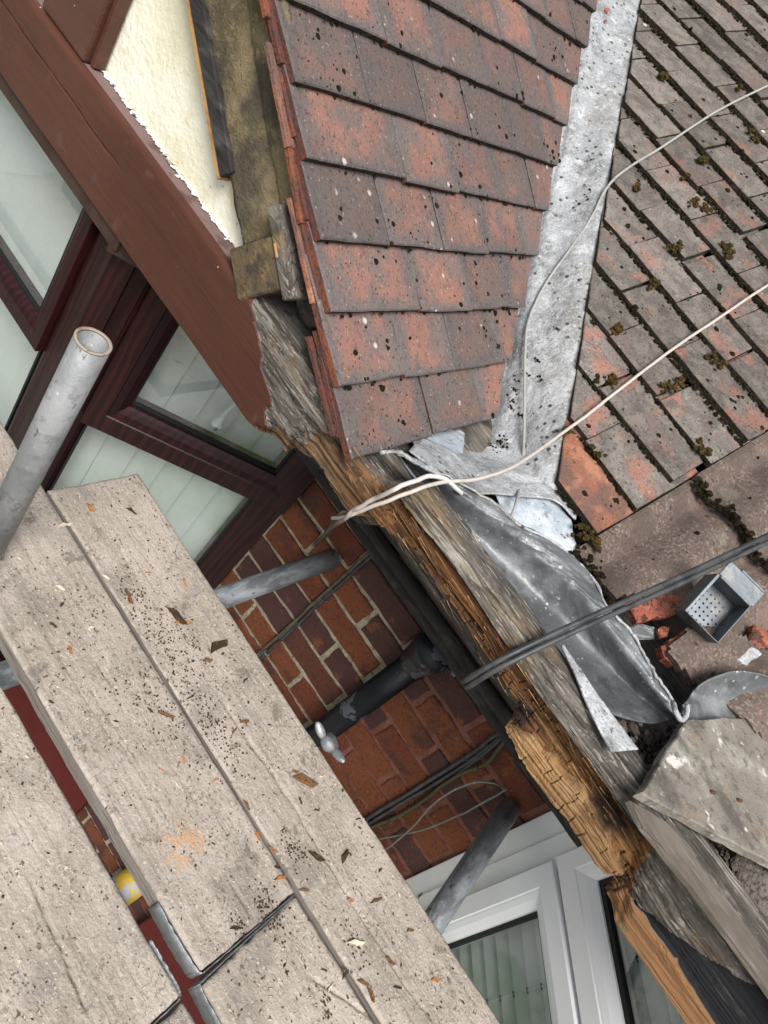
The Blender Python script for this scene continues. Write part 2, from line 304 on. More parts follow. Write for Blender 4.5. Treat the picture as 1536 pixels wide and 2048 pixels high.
def boxv(O, A, B, C, ra, rb, rc):
    O, A, B, C = (np.array(q, float) for q in (O, A, B, C))
    vs = [O + A * a + B * b + C * c for a in ra for b in rb for c in rc]
    fs = [(0, 1, 3, 2), (4, 6, 7, 5), (0, 4, 5, 1), (2, 3, 7, 6), (0, 2, 6, 4), (1, 5, 7, 3)]
    if np.cross(A, B) @ C < 0: fs = [f[::-1] for f in fs]
    return vs, fs
X, Y, Z = (1, 0, 0), (0, 1, 0), (0, 0, 1)
def box(name, ra, rb, rc, mat, parent=None, O=(0, 0, 0), A=X, B=Y, C=Z, bev=0.002, seg=1):
    vs, fs = boxv(O, A, B, C, ra, rb, rc)
    bm = bmesh.new()
    bv = [bm.verts.new(v) for v in vs]
    for f in fs: bm.faces.new([bv[i] for i in f])
    if bev:
        bmesh.ops.bevel(bm, geom=bm.edges[:], offset=bev, segments=seg, affect='EDGES', profile=0.6)
    bmesh.ops.recalc_face_normals(bm, faces=bm.faces[:])
    me = bpy.data.meshes.new(name); bm.to_mesh(me); bm.free()
    me.materials.append(mat)
    return obj(name, me, parent)
ICO = bmesh.new(); bmesh.ops.create_icosphere(ICO, subdivisions=1, radius=1)
ICO.verts.ensure_lookup_table()
ICO_V = np.array([v.co[:] for v in ICO.verts]); ICO_F = np.array([[v.index for v in f.verts] for f in ICO.faces]); ICO.free()
ICO2 = bmesh.new(); bmesh.ops.create_icosphere(ICO2, subdivisions=2, radius=1)
ICO2.verts.ensure_lookup_table()
ICO2_V = np.array([v.co[:] for v in ICO2.verts]); ICO2_F = np.array([[v.index for v in f.verts] for f in ICO2.faces]); ICO2.free()
def lumps(name, pts, sizes, normal, mat, flat=0.6, jit=0.25, hi=False, parent=None, stretch=None):
    """many small irregular lumps in one mesh"""
    BV, BF = (ICO2_V, ICO2_F) if hi else (ICO_V, ICO_F)
    pts = np.asarray(pts); n = len(pts)
    nv = len(BV)
    S = np.asarray(sizes)[:, None, None]
    Vv = BV[None] * (1 + (RNG.random((n, nv, 1)) - 0.5) * 2 * jit)
    nn = np.asarray(normal, float)
    if nn.ndim == 1: nn = np.tile(nn, (n, 1))
    nn = nn[:, None, :]
    Vv = Vv - (1 - flat) * (Vv * nn).sum(-1, keepdims=True) * nn
    if stretch is not None: Vv = Vv * np.asarray(stretch)
    Vv = Vv * S + pts[:, None]
    F = (BF[None] + (np.arange(n) * nv)[:, None, None]).reshape(-1, 3)
    return mesh(name, Vv.reshape(-1, 3), F, mat, parent, smooth=False)

# ---------------------------------------------------------------- materials
def mat(name, color, rough=0.8, layers=(), bump=(), metallic=0.0, spec=0.3, rlayer=None, randv=0.0):
    m = bpy.data.materials.new(name); m.use_nodes = True
    nt = m.node_tree; nt.nodes.clear()
    N = lambda t: nt.nodes.new(t)
    Lk = nt.links.new
    out = N('ShaderNodeOutputMaterial'); bs = N('ShaderNodeBsdfPrincipled')
    Lk(bs.outputs[0], out.inputs[0])
    bs.inputs['Roughness'].default_value = rough
    bs.inputs['Metallic'].default_value = metallic
    bs.inputs['Specular IOR Level'].default_value = spec
    geo = N('ShaderNodeNewGeometry')
    def vec(st, off=0.0):
        mp = N('ShaderNodeMapping'); mp.inputs['Scale'].default_value = st
        mp.inputs['Location'].default_value = (off, off * 0.7, off * 1.3)
        Lk(geo.outputs['Position'], mp.inputs['Vector']); return mp.outputs[0]
    def value(d):
        t = d.get('t', 'n'); st = d.get('st', (1, 1, 1)); off = d.get('off', 0.0)
        if t == 'n':
            x = N('ShaderNodeTexNoise'); x.inputs['Scale'].default_value = d['s']
            x.inputs['Detail'].default_value = d.get('d', 4.0); x.inputs['Roughness'].default_value = d.get('r', 0.6)
            x.inputs['Distortion'].default_value = d.get('dist', 0.0)
            Lk(vec(st, off), x.inputs['Vector']); o = x.outputs['Fac']
        elif t == 'v':
            x = N('ShaderNodeTexVoronoi'); x.inputs['Scale'].default_value = d['s']
            Lk(vec(st, off), x.inputs['Vector']); o = x.outputs['Distance']
        elif t == 'vc':
            x = N('ShaderNodeTexVoronoi'); x.inputs['Scale'].default_value = d['s']; x.feature = 'DISTANCE_TO_EDGE'
            Lk(vec(st, off), x.inputs['Vector']); o = x.outputs['Distance']
        elif t == 'w':
            x = N('ShaderNodeTexWave'); x.inputs['Scale'].default_value = d['s']; x.wave_type = 'BANDS'
            x.bands_direction = d.get('dir', 'Z'); x.inputs['Distortion'].default_value = d.get('dist', 3.0)
            x.inputs['Detail'].default_value = d.get('d', 3.0); x.inputs['Detail Scale'].default_value = d.get('ds', 1.5)
            Lk(vec(st, off), x.inputs['Vector']); o = x.outputs['Fac']
        elif t == 'rand':
            x = N('ShaderNodeObjectInfo'); o = x.outputs['Random']
        elif t == 'isl':
            o = geo.outputs['Random Per Island']
        elif t == 'attr':
            x = N('ShaderNodeAttribute'); x.attribute_name = d['name']
            sp = N('ShaderNodeSeparateColor'); Lk(x.outputs['Color'], sp.inputs[0]); o = sp.outputs[d.get('ch', 0)]
        elif t == 'spot':
            x = N('ShaderNodeVectorMath'); x.operation = 'DISTANCE'; Lk(geo.outputs['Position'], x.inputs[0]); x.inputs[1].default_value = d['c']; o = x.outputs['Value']
        elif t == 'pos':
            sp = N('ShaderNodeSeparateXYZ'); Lk(geo.outputs['Position'], sp.inputs[0]); o = sp.outputs[d.get('ch', 0)]
        elif t == 'uv':      # distance to the edge of the piece, 0 at rim
            x = N('ShaderNodeUVMap'); sp = N('ShaderNodeSeparateXYZ'); Lk(x.outputs[0], sp.inputs[0])
            res = None
            for i, w in enumerate(d.get('w', (1.0, 1.0))):
                s1 = N('ShaderNodeMath'); s1.operation = 'SUBTRACT'; Lk(sp.outputs[i], s1.inputs[0]); s1.inputs[1].default_value = 0.5
                s2 = N('ShaderNodeMath'); s2.operation = 'ABSOLUTE'; Lk(s1.outputs[0], s2.inputs[0])
                s3 = N('ShaderNodeMath'); s3.operation = 'MULTIPLY_ADD'; Lk(s2.outputs[0], s3.inputs[0]); s3.inputs[1].default_value = -2 * w; s3.inputs[2].default_value = 1.0 * w + (1 - w)
                if res is None: res = s3.outputs[0]
                else:
                    mn = N('ShaderNodeMath'); mn.operation = 'MINIMUM'; Lk(res, mn.inputs[0]); Lk(s3.outputs[0], mn.inputs[1]); res = mn.outputs[0]
            o = res
        if d.get('add'):      # perturb with noise
            x2 = N('ShaderNodeTexNoise'); x2.inputs['Scale'].default_value = d['add'][0]; x2.inputs['Detail'].default_value = 3
            Lk(vec(d.get('ast', (1, 1, 1)), off + 3), x2.inputs['Vector'])
            ma = N('ShaderNodeMath'); ma.operation = 'MULTIPLY_ADD'; Lk(x2.outputs['Fac'], ma.inputs[0]); ma.inputs[1].default_value = d['add'][1]
            sb = N('ShaderNodeMath'); sb.operation = 'SUBTRACT'; Lk(o, sb.inputs[0]); sb.inputs[1].default_value = d['add'][1] * 0.5
            Lk(sb.outputs[0], ma.inputs[2]); o = ma.outputs[0]
        mr = N('ShaderNodeMapRange'); mr.interpolation_type = 'SMOOTHSTEP'
        mr.inputs['From Min'].default_value = d['lo']; mr.inputs['From Max'].default_value = d['hi']
        mr.inputs['To Min'].default_value = 0.0; mr.inputs['To Max'].default_value = d.get('f', 1.0)
        if d['lo'] > d['hi']:
            mr.inputs['From Min'].default_value = d['hi']; mr.inputs['From Max'].default_value = d['lo']
            mr.inputs['To Min'].default_value = d.get('f', 1.0); mr.inputs['To Max'].default_value = 0.0
        Lk(o, mr.inputs['Value']); o = mr.outputs[0]
        if d.get('x'):
            mu = N('ShaderNodeMath'); mu.operation = 'MULTIPLY'; Lk(o, mu.inputs[0]); Lk(value(d['x']), mu.inputs[1]); o = mu.outputs[0]
        return o
    rgb = N('ShaderNodeRGB'); rgb.outputs[0].default_value = (*color, 1); cur = rgb.outputs[0]
    for col, d in layers:
        mx = N('ShaderNodeMix'); mx.data_type = 'RGBA'
        Lk(value(d), mx.inputs['Factor']); Lk(cur, mx.inputs['A']); mx.inputs['B'].default_value = (*col, 1)
        cur = mx.outputs['Result']
    if randv:
        oi = N('ShaderNodeObjectInfo'); h = N('ShaderNodeHueSaturation'); mr = N('ShaderNodeMapRange')
        mr.inputs['To Min'].default_value = 1 - randv; mr.inputs['To Max'].default_value = 1 + randv
        Lk(oi.outputs['Random'], mr.inputs['Value']); Lk(mr.outputs[0], h.inputs['Value']); Lk(cur, h.inputs['Color']); cur = h.outputs[0]
    Lk(cur, bs.inputs['Base Color'])
    if rlayer:
        r0, r1, d = rlayer
        mr = N('ShaderNodeMapRange'); Lk(value(d), mr.inputs['Value']); mr.inputs['To Min'].default_value = r0; mr.inputs['To Max'].default_value = r1
        Lk(mr.outputs[0], bs.inputs['Roughness'])
    prev = None
    for d, dist in bump:
        b = N('ShaderNodeBump'); b.inputs['Strength'].default_value = 1.0; b.inputs['Distance'].default_value = dist
        dd = dict(d); dd.setdefault('lo', 0.0); dd.setdefault('hi', 1.0)
        Lk(value(dd), b.inputs['Height'])
        if prev is not None: Lk(prev, b.inputs['Normal'])
        prev = b.outputs[0]
    if prev is not None: Lk(prev, bs.inputs['Normal'])
    return m
n_ = lambda s, lo, hi, f=1.0, **k: dict(s=s, lo=lo, hi=hi, f=f, **k)
v_ = lambda s, lo, hi, f=1.0, **k: dict(t='v', s=s, lo=lo, hi=hi, f=f, **k)

M = {}
M['clay'] = mat('weathered red clay', (0.185, 0.108, 0.090), 0.9, [
    ((0.262, 0.143, 0.112), n_(9, 0.42, 0.66, 0.95)),
    ((0.26, 0.125, 0.095), dict(t='rand', lo=0.55, hi=0.95, f=0.5)),
    ((0.112, 0.100, 0.100), dict(t='uv', lo=0.42, hi=0.04, f=0.95, add=(24, 0.55))),
    ((0.135, 0.115, 0.110), n_(15, 0.42, 0.61, 0.78)),
    ((0.125, 0.108, 0.105), dict(t='rand', lo=0.5, hi=0.1, f=0.55, off=2)),
    ((0.055, 0.046, 0.044), n_(190, 0.56, 0.68, 0.75)),
    ((0.46, 0.37, 0.32), n_(170, 0.62, 0.70, 0.6, off=4)),
    ((0.08, 0.068, 0.064), n_(70, 0.56, 0.66, 0.55, off=9)),
    ((0.50, 0.47, 0.44), v_(24, 0.15, 0.09, 0.85, x=n_(7, 0.54, 0.6), off=1.3)),
    ((0.028, 0.026, 0.022), v_(85, 0.19, 0.10, 0.85, x=n_(16, 0.46, 0.55))),
    ((0.03, 0.027, 0.024), v_(45, 0.13, 0.07, 0.85, x=n_(12, 0.5, 0.58, off=3), off=5)),
    ], [(n_(260, 0, 1), 0.0016), (n_(90, 0, 1), 0.0014)], spec=0.15, randv=0.16)
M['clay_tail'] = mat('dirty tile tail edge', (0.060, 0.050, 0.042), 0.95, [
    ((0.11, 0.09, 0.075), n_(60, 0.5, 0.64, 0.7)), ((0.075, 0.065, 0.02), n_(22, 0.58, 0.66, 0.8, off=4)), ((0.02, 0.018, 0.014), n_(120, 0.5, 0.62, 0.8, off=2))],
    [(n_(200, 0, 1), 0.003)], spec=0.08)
M['clay_edge'] = mat('raw red clay edge', (0.125, 0.050, 0.038), 0.95, [
    ((0.30, 0.10, 0.05), dict(t='rand', lo=0.6, hi=0.95, f=0.5)),
    ((0.085, 0.05, 0.045), n_(30, 0.45, 0.62, 0.85)),
    ((0.04, 0.032, 0.03), n_(150, 0.56, 0.68, 0.8))],
    [(n_(200, 0, 1), 0.003)], spec=0.1)
M['clay_orange'] = mat('unweathered orange clay', (0.27, 0.118, 0.078), 0.95, [
    ((0.42, 0.20, 0.128), n_(16, 0.48, 0.62, 0.8)), ((0.135, 0.088, 0.075), n_(13, 0.46, 0.62, 0.85, off=3)),
    ((0.10, 0.07, 0.055), n_(170, 0.58, 0.68, 0.7)), ((0.06, 0.05, 0.035), n_(60, 0.62, 0.69, 0.9, off=6))],
    [(n_(200, 0, 1), 0.003)], spec=0.1)
M['clay_grey'] = mat('grey weathered clay', (0.148, 0.132, 0.118), 0.92, [
    ((0.215, 0.192, 0.168), n_(32, 0.42, 0.62, 0.8)),
    ((0.092, 0.082, 0.076), n_(14, 0.50, 0.66, 0.85, off=3)),
    ((0.195, 0.135, 0.122), n_(7, 0.54, 0.68, 0.65, off=5)),
    ((0.31, 0.145, 0.11), dict(t='pos', ch=0, lo=-0.9, hi=-0.2, f=0.75, x=n_(13, 0.53, 0.66))),
    ((0.050, 0.046, 0.040), n_(170, 0.54, 0.66, 0.75)),
    ((0.40, 0.385, 0.35), n_(150, 0.62, 0.70, 0.55, off=8)),
    ((0.62, 0.62, 0.58), v_(14, 0.11, 0.07, 0.9, x=n_(5, 0.57, 0.63), off=2.2)),
    ((0.026, 0.024, 0.019), v_(66, 0.16, 0.08, 0.9, x=n_(11, 0.49, 0.58))),
    ], [(n_(260, 0, 1), 0.002), (n_(80, 0, 1), 0.0018)], spec=0.12, randv=0.2)
M['concrete_tile'] = mat('gritty concrete tile', (0.136, 0.103, 0.087), 0.95, [
    ((0.265, 0.218, 0.191), n_(190, 0.50, 0.64, 0.85)),
    ((0.055, 0.042, 0.036), n_(150, 0.54, 0.64, 0.7, off=3)),
    ((0.098, 0.076, 0.066), n_(12, 0.44, 0.62, 0.8)),
    ((0.187, 0.129, 0.109), n_(9, 0.55, 0.68, 0.7, off=5)),
    ((0.265, 0.242, 0.195), v_(9, 0.22, 0.12, 0.4, x=n_(4, 0.5, 0.6))),
    ((0.312, 0.101, 0.070), n_(70, 0.68, 0.74, 0.5)),
    ((0.039, 0.029, 0.022), n_(60, 0.62, 0.70, 0.8, off=6))],
    [(n_(190, 0, 1), 0.0014), (n_(60, 0, 1), 0.0008)], spec=0.12)
M['broken_tile'] = mat('broken red tile body', (0.33, 0.11, 0.075), 0.95, [
    ((0.50, 0.19, 0.13), n_(30, 0.5, 0.66, 0.8)),
    ((0.09, 0.05, 0.035), n_(45, 0.48, 0.58, 0.9, off=2)),
    ((0.03, 0.025, 0.018), n_(130, 0.58, 0.66, 0.9))],
    [(n_(160, 0, 1), 0.006)], spec=0.1)
M['moss'] = mat('dark moss', (0.030, 0.026, 0.014), 1.0, [
    ((0.048, 0.040, 0.018), dict(t='isl', lo=0.6, hi=0.95)),
    ((0.014, 0.012, 0.009), n_(300, 0.45, 0.6, 0.8))], [(n_(900, 0, 1), 0.003)], spec=0.05)
M['moss_green'] = mat('olive moss cushion', (0.062, 0.050, 0.018), 1.0, [
    ((0.125, 0.092, 0.032), n_(250, 0.45, 0.62)),
    ((0.20, 0.09, 0.02), n_(25, 0.55, 0.65, 0.8)),
    ((0.02, 0.018, 0.01), n_(400, 0.5, 0.62, 0.8, off=3))], [(n_(700, 0, 1), 0.004)], spec=0.05)
M['lead'] = mat('pale oxidised lead', (0.335, 0.348, 0.362), 0.62, [
    ((0.50, 0.515, 0.53), n_(6, 0.45, 0.62, 0.85)),
    ((0.195, 0.203, 0.208), n_(13, 0.47, 0.64, 0.9, off=4)),
    ((0.24, 0.235, 0.215), n_(5, 0.50, 0.64, 0.6, off=33)),
    ((0.56, 0.575, 0.585), n_(34, 0.56, 0.68, 0.7, off=6)),
    ((0.60, 0.615, 0.625), n_(180, 0.54, 0.66, 0.6)),
    ((0.15, 0.152, 0.15), n_(200, 0.56, 0.66, 0.6, off=2)),
    ((0.045, 0.042, 0.035), v_(52, 0.30, 0.14, 0.95, x=n_(8, 0.51, 0.57, off=7))),
    ((0.06, 0.054, 0.04), n_(90, 0.60, 0.67, 0.85, x=n_(6, 0.50, 0.60, off=13), off=19)),
    ((0.15, 0.14, 0.11), n_(55, 0.62, 0.70, 0.75, off=1))],
    [(n_(28, 0, 1), 0.006), (n_(190, 0, 1), 0.0012)], metallic=0.15, spec=0.4)
M['lead_blue'] = mat('bluish stained lead', (0.36, 0.41, 0.46), 0.6, [
    ((0.52, 0.56, 0.60), n_(18, 0.45, 0.6, 0.9)),
    ((0.22, 0.24, 0.26), n_(26, 0.56, 0.68, 0.8, off=4)),
    ((0.06, 0.055, 0.05), n_(70, 0.63, 0.70, 0.9, off=8)),
    ((0.32, 0.22, 0.15), n_(40, 0.68, 0.74, 0.5, off=2))],
    [(n_(40, 0, 1), 0.004), (n_(200, 0, 1), 0.001)], metallic=0.15, spec=0.4)
M['lead_dark'] = mat('dark patinated lead', (0.135, 0.144, 0.150), 0.40, [
    ((0.27, 0.285, 0.295), n_(9, 0.46, 0.66, 0.8)),
    ((0.075, 0.078, 0.082), n_(13, 0.52, 0.68, 0.75, off=4)),
    ((0.135, 0.115, 0.065), n_(8, 0.58, 0.7, 0.5, off=9)),
    ((0.42, 0.44, 0.45), n_(70, 0.64, 0.72, 0.8, off=2)),
    ((0.60, 0.62, 0.63), v_(75, 0.20, 0.10, 0.9, x=n_(13, 0.50, 0.58, off=5))),
    ((0.035, 0.035, 0.036), n_(9, 0.60, 0.68, 0.6, off=29))],
    [(n_(14, 0, 1), 0.003), (n_(160, 0, 1), 0.0008)], metallic=0.4, spec=0.5,
    rlayer=(0.40, 0.70, n_(15, 0.4, 0.65)))
M['galv'] = mat('galvanised steel', (0.20, 0.21, 0.22), 0.5, [
    ((0.30, 0.315, 0.33), n_(30, 0.45, 0.62, 0.8)),
    ((0.16, 0.165, 0.17), n_(60, 0.58, 0.68, 0.7, off=2)),
    ((0.08, 0.08, 0.08), n_(200, 0.68, 0.74, 0.8, off=6))],
    [(n_(180, 0, 1), 0.0008)], metallic=0.55, spec=0.4, rlayer=(0.38, 0.65, n_(40, 0.4, 0.6)))
M['galv_light'] = mat('dusty galvanised tube', (0.22, 0.23, 0.235), 0.6, [
    ((0.31, 0.32, 0.325), n_(14, 0.45, 0.62, 0.8, st=(1, 1, 0.5))),
    ((0.17, 0.175, 0.18), n_(45, 0.53, 0.64, 0.7, off=2)),
    ((0.07, 0.07, 0.07), n_(70, 0.64, 0.69, 0.8, st=(1.5, 1.5, 0.5), off=6)),
    ((0.55, 0.56, 0.56), n_(60, 0.66, 0.72, 0.8, off=9))],
    [(n_(120, 0, 1), 0.0009)], metallic=0.3, spec=0.4)
M['galv_dark'] = mat('dull grey galvanised tube', (0.24, 0.262, 0.282), 0.55, [
    ((0.36, 0.39, 0.42), n_(60, 0.46, 0.58, 0.7, st=(1, 0.2, 1))),
    ((0.11, 0.12, 0.132), n_(34, 0.52, 0.62, 0.7, off=2, st=(1, 0.25, 1))),
    ((0.025, 0.025, 0.027), n_(90, 0.64, 0.70, 0.85, off=6, st=(1, 0.5, 1)))],
    [(n_(120, 0, 1), 0.0009)], metallic=0.35, spec=0.35)
M['galv_yellow'] = mat('galvanised tube with yellow paint', (0.36, 0.375, 0.38), 0.55, [
    ((0.55, 0.36, 0.03), n_(32, 0.50, 0.54, 0.95))], [(n_(150, 0, 1), 0.0007)], metallic=0.2)
M['board'] = mat('dusty scaffold board', (0.311, 0.273, 0.230), 0.92, [
    ((0.393, 0.344, 0.304), n_(7, 0.44, 0.62, 0.8)),
    ((0.226, 0.193, 0.169), n_(22, 0.54, 0.68, 0.4, st=(0.10, 2.2, 1), off=3)),
    ((0.243, 0.206, 0.173), n_(60, 0.50, 0.62, 0.28, st=(0.05, 1.6, 1), off=41)),
    ((0.118, 0.100, 0.084), n_(20, 0.488, 0.495, 0.35, st=(0.03, 1, 1), d=2, off=43, x=n_(20, 0.508, 0.501, 1.0, st=(0.03, 1, 1), d=2, off=43))),
    ((0.118, 0.100, 0.084), n_(33, 0.488, 0.495, 0.22, st=(0.03, 1, 1), d=2, off=47, x=n_(33, 0.508, 0.501, 1.0, st=(0.03, 1, 1), d=2, off=47))),
    ((0.451, 0.404, 0.360), n_(150, 0.52, 0.64, 0.45, st=(0.45, 1, 1))),
    ((0.149, 0.129, 0.112), n_(160, 0.54, 0.64, 0.7, x=n_(9, 0.36, 0.58), off=5)),
    ((0.180, 0.158, 0.142), n_(9, 0.52, 0.68, 0.6, off=9)),
    ((0.103, 0.092, 0.082), n_(26, 0.60, 0.70, 0.6, off=14)),
    ((0.041, 0.035, 0.030), n_(95, 0.61, 0.67, 0.85, x=n_(7, 0.44, 0.58, off=2), off=8)),
    ((0.541, 0.496, 0.449), n_(190, 0.61, 0.68, 0.7, off=11)),
    ((0.479, 0.431, 0.280), n_(5, 0.66, 0.72, 0.5, st=(1, 0.5, 1), off=31)),
    ((0.451, 0.267, 0.149), dict(t='spot', c=(-0.002, 0.635, -1.18), lo=0.048, hi=0.02, f=0.7, add=(40, 0.03), x=n_(70, 0.40, 0.56)))],
    [(n_(60, 0, 1, st=(0.06, 1.6, 1)), 0.0008), (n_(200, 0, 1), 0.0018)], spec=0.12, randv=0.13)
M['board_side'] = mat('grey board edge', (0.21, 0.185, 0.165), 0.95, [
    ((0.30, 0.27, 0.24), n_(30, 0.45, 0.62, 0.7, st=(0.2, 1, 2))),
    ((0.10, 0.09, 0.08), n_(60, 0.58, 0.68, 0.7, st=(0.2, 1, 2), off=4))],
    [(n_(90, 0, 1, st=(0.1, 1, 2)), 0.002)], spec=0.1)
M['paint_brown'] = mat('brown gloss paint', (0.064, 0.0235, 0.0150), 0.46, [
    ((0.083, 0.033, 0.021), n_(4, 0.42, 0.62, 0.8, st=(0.5, 1, 1))),
    ((0.17, 0.095, 0.07), n_(14, 0.60, 0.74, 0.5, off=3)),
    ((0.60, 0.50, 0.45), v_(22, 0.045, 0.03, 0.8, off=2))],
    [(n_(70, 0, 1, st=(0.1, 1, 1.4)), 0.0012), (n_(18, 0, 1), 0.0015)], spec=0.4)
M['soffit'] = mat('dark brown soffit paint', (0.035, 0.018, 0.014), 0.6, [((0.05, 0.028, 0.022), n_(20, 0.4, 0.6))], spec=0.3)
M['mahogany'] = mat('mahogany woodgrain foil', (0.014, 0.0030, 0.0040), 0.42, [
    ((0.031, 0.0068, 0.0068), dict(t='w', s=18, dir='X', dist=7, st=(1, 1, 0.12), lo=0.35, hi=0.9, f=0.8)),
    ((0.009, 0.0022, 0.003), n_(220, 0.52, 0.68, 0.7, st=(1, 1, 0.05)))],
    [(n_(200, 0, 1, st=(1, 1, 0.06)), 0.0004)], spec=0.25)
M['gasket'] = mat('black rubber gasket', (0.008, 0.009, 0.009), 0.5)
M['pvc'] = mat('white window plastic', (0.80, 0.82, 0.84), 0.32, [((0.76, 0.78, 0.80), n_(6, 0.45, 0.65, 0.6))], spec=0.45)
M['blind'] = mat('pale blind slat', (0.78, 0.81, 0.79), 0.8, [((0.71, 0.75, 0.73), n_(60, 0.45, 0.65, 0.5, st=(1, 1, 3)))], spec=0.2)
M['blind_grey'] = mat('pale grey venetian slat', (0.74, 0.80, 0.78), 0.7, [((0.66, 0.72, 0.70), n_(8, 0.45, 0.65, 0.6))], spec=0.25)
M['handle'] = mat('white plastic handle', (0.7, 0.76, 0.73), 0.35)
M['render'] = mat('cream rendered wall paint', (0.66, 0.63, 0.47), 0.9, [
    ((0.76, 0.745, 0.64), n_(3.2, 0.40, 0.60, 0.9)),
    ((0.54, 0.48, 0.28), n_(24, 0.56, 0.70, 0.5, off=4)),
    ((0.36, 0.32, 0.21), v_(34, 0.10, 0.05, 0.8, x=n_(8, 0.55, 0.6)))],
    [(n_(120, 0, 1), 0.0012), (n_(30, 0, 1), 0.0012)], spec=0.1)
M['white_chip'] = mat('flaking white paint', (0.72, 0.72, 0.68), 0.8, [((0.25, 0.22, 0.19), n_(90, 0.54, 0.62, 0.9))], [(n_(120, 0, 1), 0.004)])
M['torn_paint'] = mat('torn paint edge', (0.30, 0.22, 0.18), 0.8, [((0.10, 0.045, 0.03), n_(70, 0.48, 0.58, 0.9))])
M['purple_paint'] = mat('chalky mauve brown paint', (0.20, 0.13, 0.125), 0.75, [
    ((0.27, 0.19, 0.18), n_(12, 0.45, 0.62, 0.7)), ((0.10, 0.055, 0.045), n_(25, 0.6, 0.7, 0.7, off=3))],
    [(n_(60, 0, 1, st=(0.2, 1, 1)), 0.001)])
M['tan'] = mat('fibrous tan undercloak', (0.215, 0.172, 0.105), 1.0, [
    ((0.105, 0.085, 0.055), n_(14, 0.45, 0.65, 0.85)),
    ((0.27, 0.215, 0.12), n_(90, 0.52, 0.66, 0.6, off=4)),
    ((0.06, 0.055, 0.05), n_(7, 0.54, 0.66, 0.7, off=8))],
    [(n_(140, 0, 1), 0.004), (n_(420, 0, 1), 0.002)], spec=0.05)
M['wood_black'] = mat('black stained timber', (0.030, 0.028, 0.027), 0.85, [
    ((0.075, 0.069, 0.063), n_(40, 0.48, 0.66, 0.8, st=(0.4, 1, 1.2))),
    ((0.015, 0.014, 0.013), n_(70, 0.55, 0.66, 0.8, st=(0.15, 1, 1), off=4))],
    [(n_(120, 0, 1, st=(0.2, 1, 1)), 0.002)], spec=0.2)
M['wood_bare'] = mat('bare sawn timber edge', (0.42, 0.235, 0.095), 0.85, [((0.25, 0.13, 0.05), n_(60, 0.5, 0.65, 0.7, st=(0.3, 1, 1)))], [(n_(150, 0, 1), 0.001)])
M['wood_dirty'] = mat('dirty brown timber', (0.115, 0.086, 0.054), 0.9, [
    ((0.19, 0.138, 0.078), n_(20, 0.48, 0.62, 0.8)),
    ((0.055, 0.047, 0.04), n_(28, 0.48, 0.62, 0.85, off=4)),
    ((0.03, 0.028, 0.025), n_(120, 0.6, 0.7, 0.8, off=7))],
    [(n_(120, 0, 1), 0.0025)], spec=0.1)
M['wood_grey'] = mat('grey weathered timber', (0.125, 0.112, 0.098), 0.92, [
    ((0.24, 0.215, 0.185), n_(40, 0.48, 0.64, 0.7, st=(0.2, 1, 1))),
    ((0.05, 0.043, 0.037), n_(30, 0.5, 0.64, 0.85, off=4, st=(0.5, 1, 1))),
    ((0.33, 0.30, 0.26), n_(150, 0.58, 0.66, 0.7, st=(0.08, 1, 1), off=15)),
    ((0.016, 0.014, 0.012), n_(28, 0.485, 0.495, 0.65, st=(0.055, 1, 1), d=2, off=5, x=n_(28, 0.512, 0.503, 1.0, st=(0.055, 1, 1), d=2, off=5))),
    ((0.27, 0.19, 0.09), n_(16, 0.6, 0.7, 0.6, off=9, st=(0.5, 1, 1)))],
    [(n_(130, 0, 1, st=(0.12, 1, 1)), 0.003)], spec=0.1)
M['wood_smooth'] = mat('smooth grey brown board', (0.105, 0.089, 0.073), 0.85, [
    ((0.165, 0.145, 0.125), n_(9, 0.44, 0.62, 0.8, st=(0.4, 1, 1))),
    ((0.085, 0.07, 0.055), n_(14, 0.56, 0.68, 0.7, off=5, st=(0.5, 1, 1))),
    ((0.27, 0.24, 0.21), n_(140, 0.58, 0.68, 0.5, st=(0.1, 1, 1), off=15)),
    ((0.016, 0.014, 0.012), n_(20, 0.487, 0.496, 0.5, st=(0.055, 1, 1), d=2, off=9, x=n_(20, 0.512, 0.503, 1.0, st=(0.055, 1, 1), d=2, off=9))),
    ],
    [(n_(90, 0, 1, st=(0.15, 1, 1)), 0.0012)], spec=0.15)
M['slab'] = mat('mottled grey board', (0.205, 0.185, 0.157), 0.8, [
    ((0.33, 0.31, 0.27), n_(10, 0.46, 0.62, 0.8)),
    ((0.085, 0.077, 0.065), n_(11, 0.48, 0.64, 0.85, off=4)),
    ((0.26, 0.19, 0.12), n_(9, 0.58, 0.68, 0.5, off=14)),
    ((0.05, 0.045, 0.04), n_(60, 0.55, 0.66, 0.55, off=18)),
    ((0.40, 0.38, 0.34), n_(110, 0.60, 0.69, 0.35, off=20)),
    ((0.62, 0.61, 0.57), n_(17, 0.60, 0.66, 0.85, off=9)),
    ((0.05, 0.045, 0.04), n_(120, 0.64, 0.72, 0.6, off=2))],
    [(n_(45, 0, 1), 0.003), (n_(260, 0, 1), 0.001)], spec=0.2)
M['debris'] = mat('dark grit and mortar debris', (0.075, 0.064, 0.054), 1.0, [
    ((0.17, 0.15, 0.13), dict(t='isl', lo=0.5, hi=0.95)), ((0.03, 0.026, 0.022), n_(150, 0.5, 0.62, 0.7))], [(n_(200, 0, 1), 0.003)], spec=0.05)
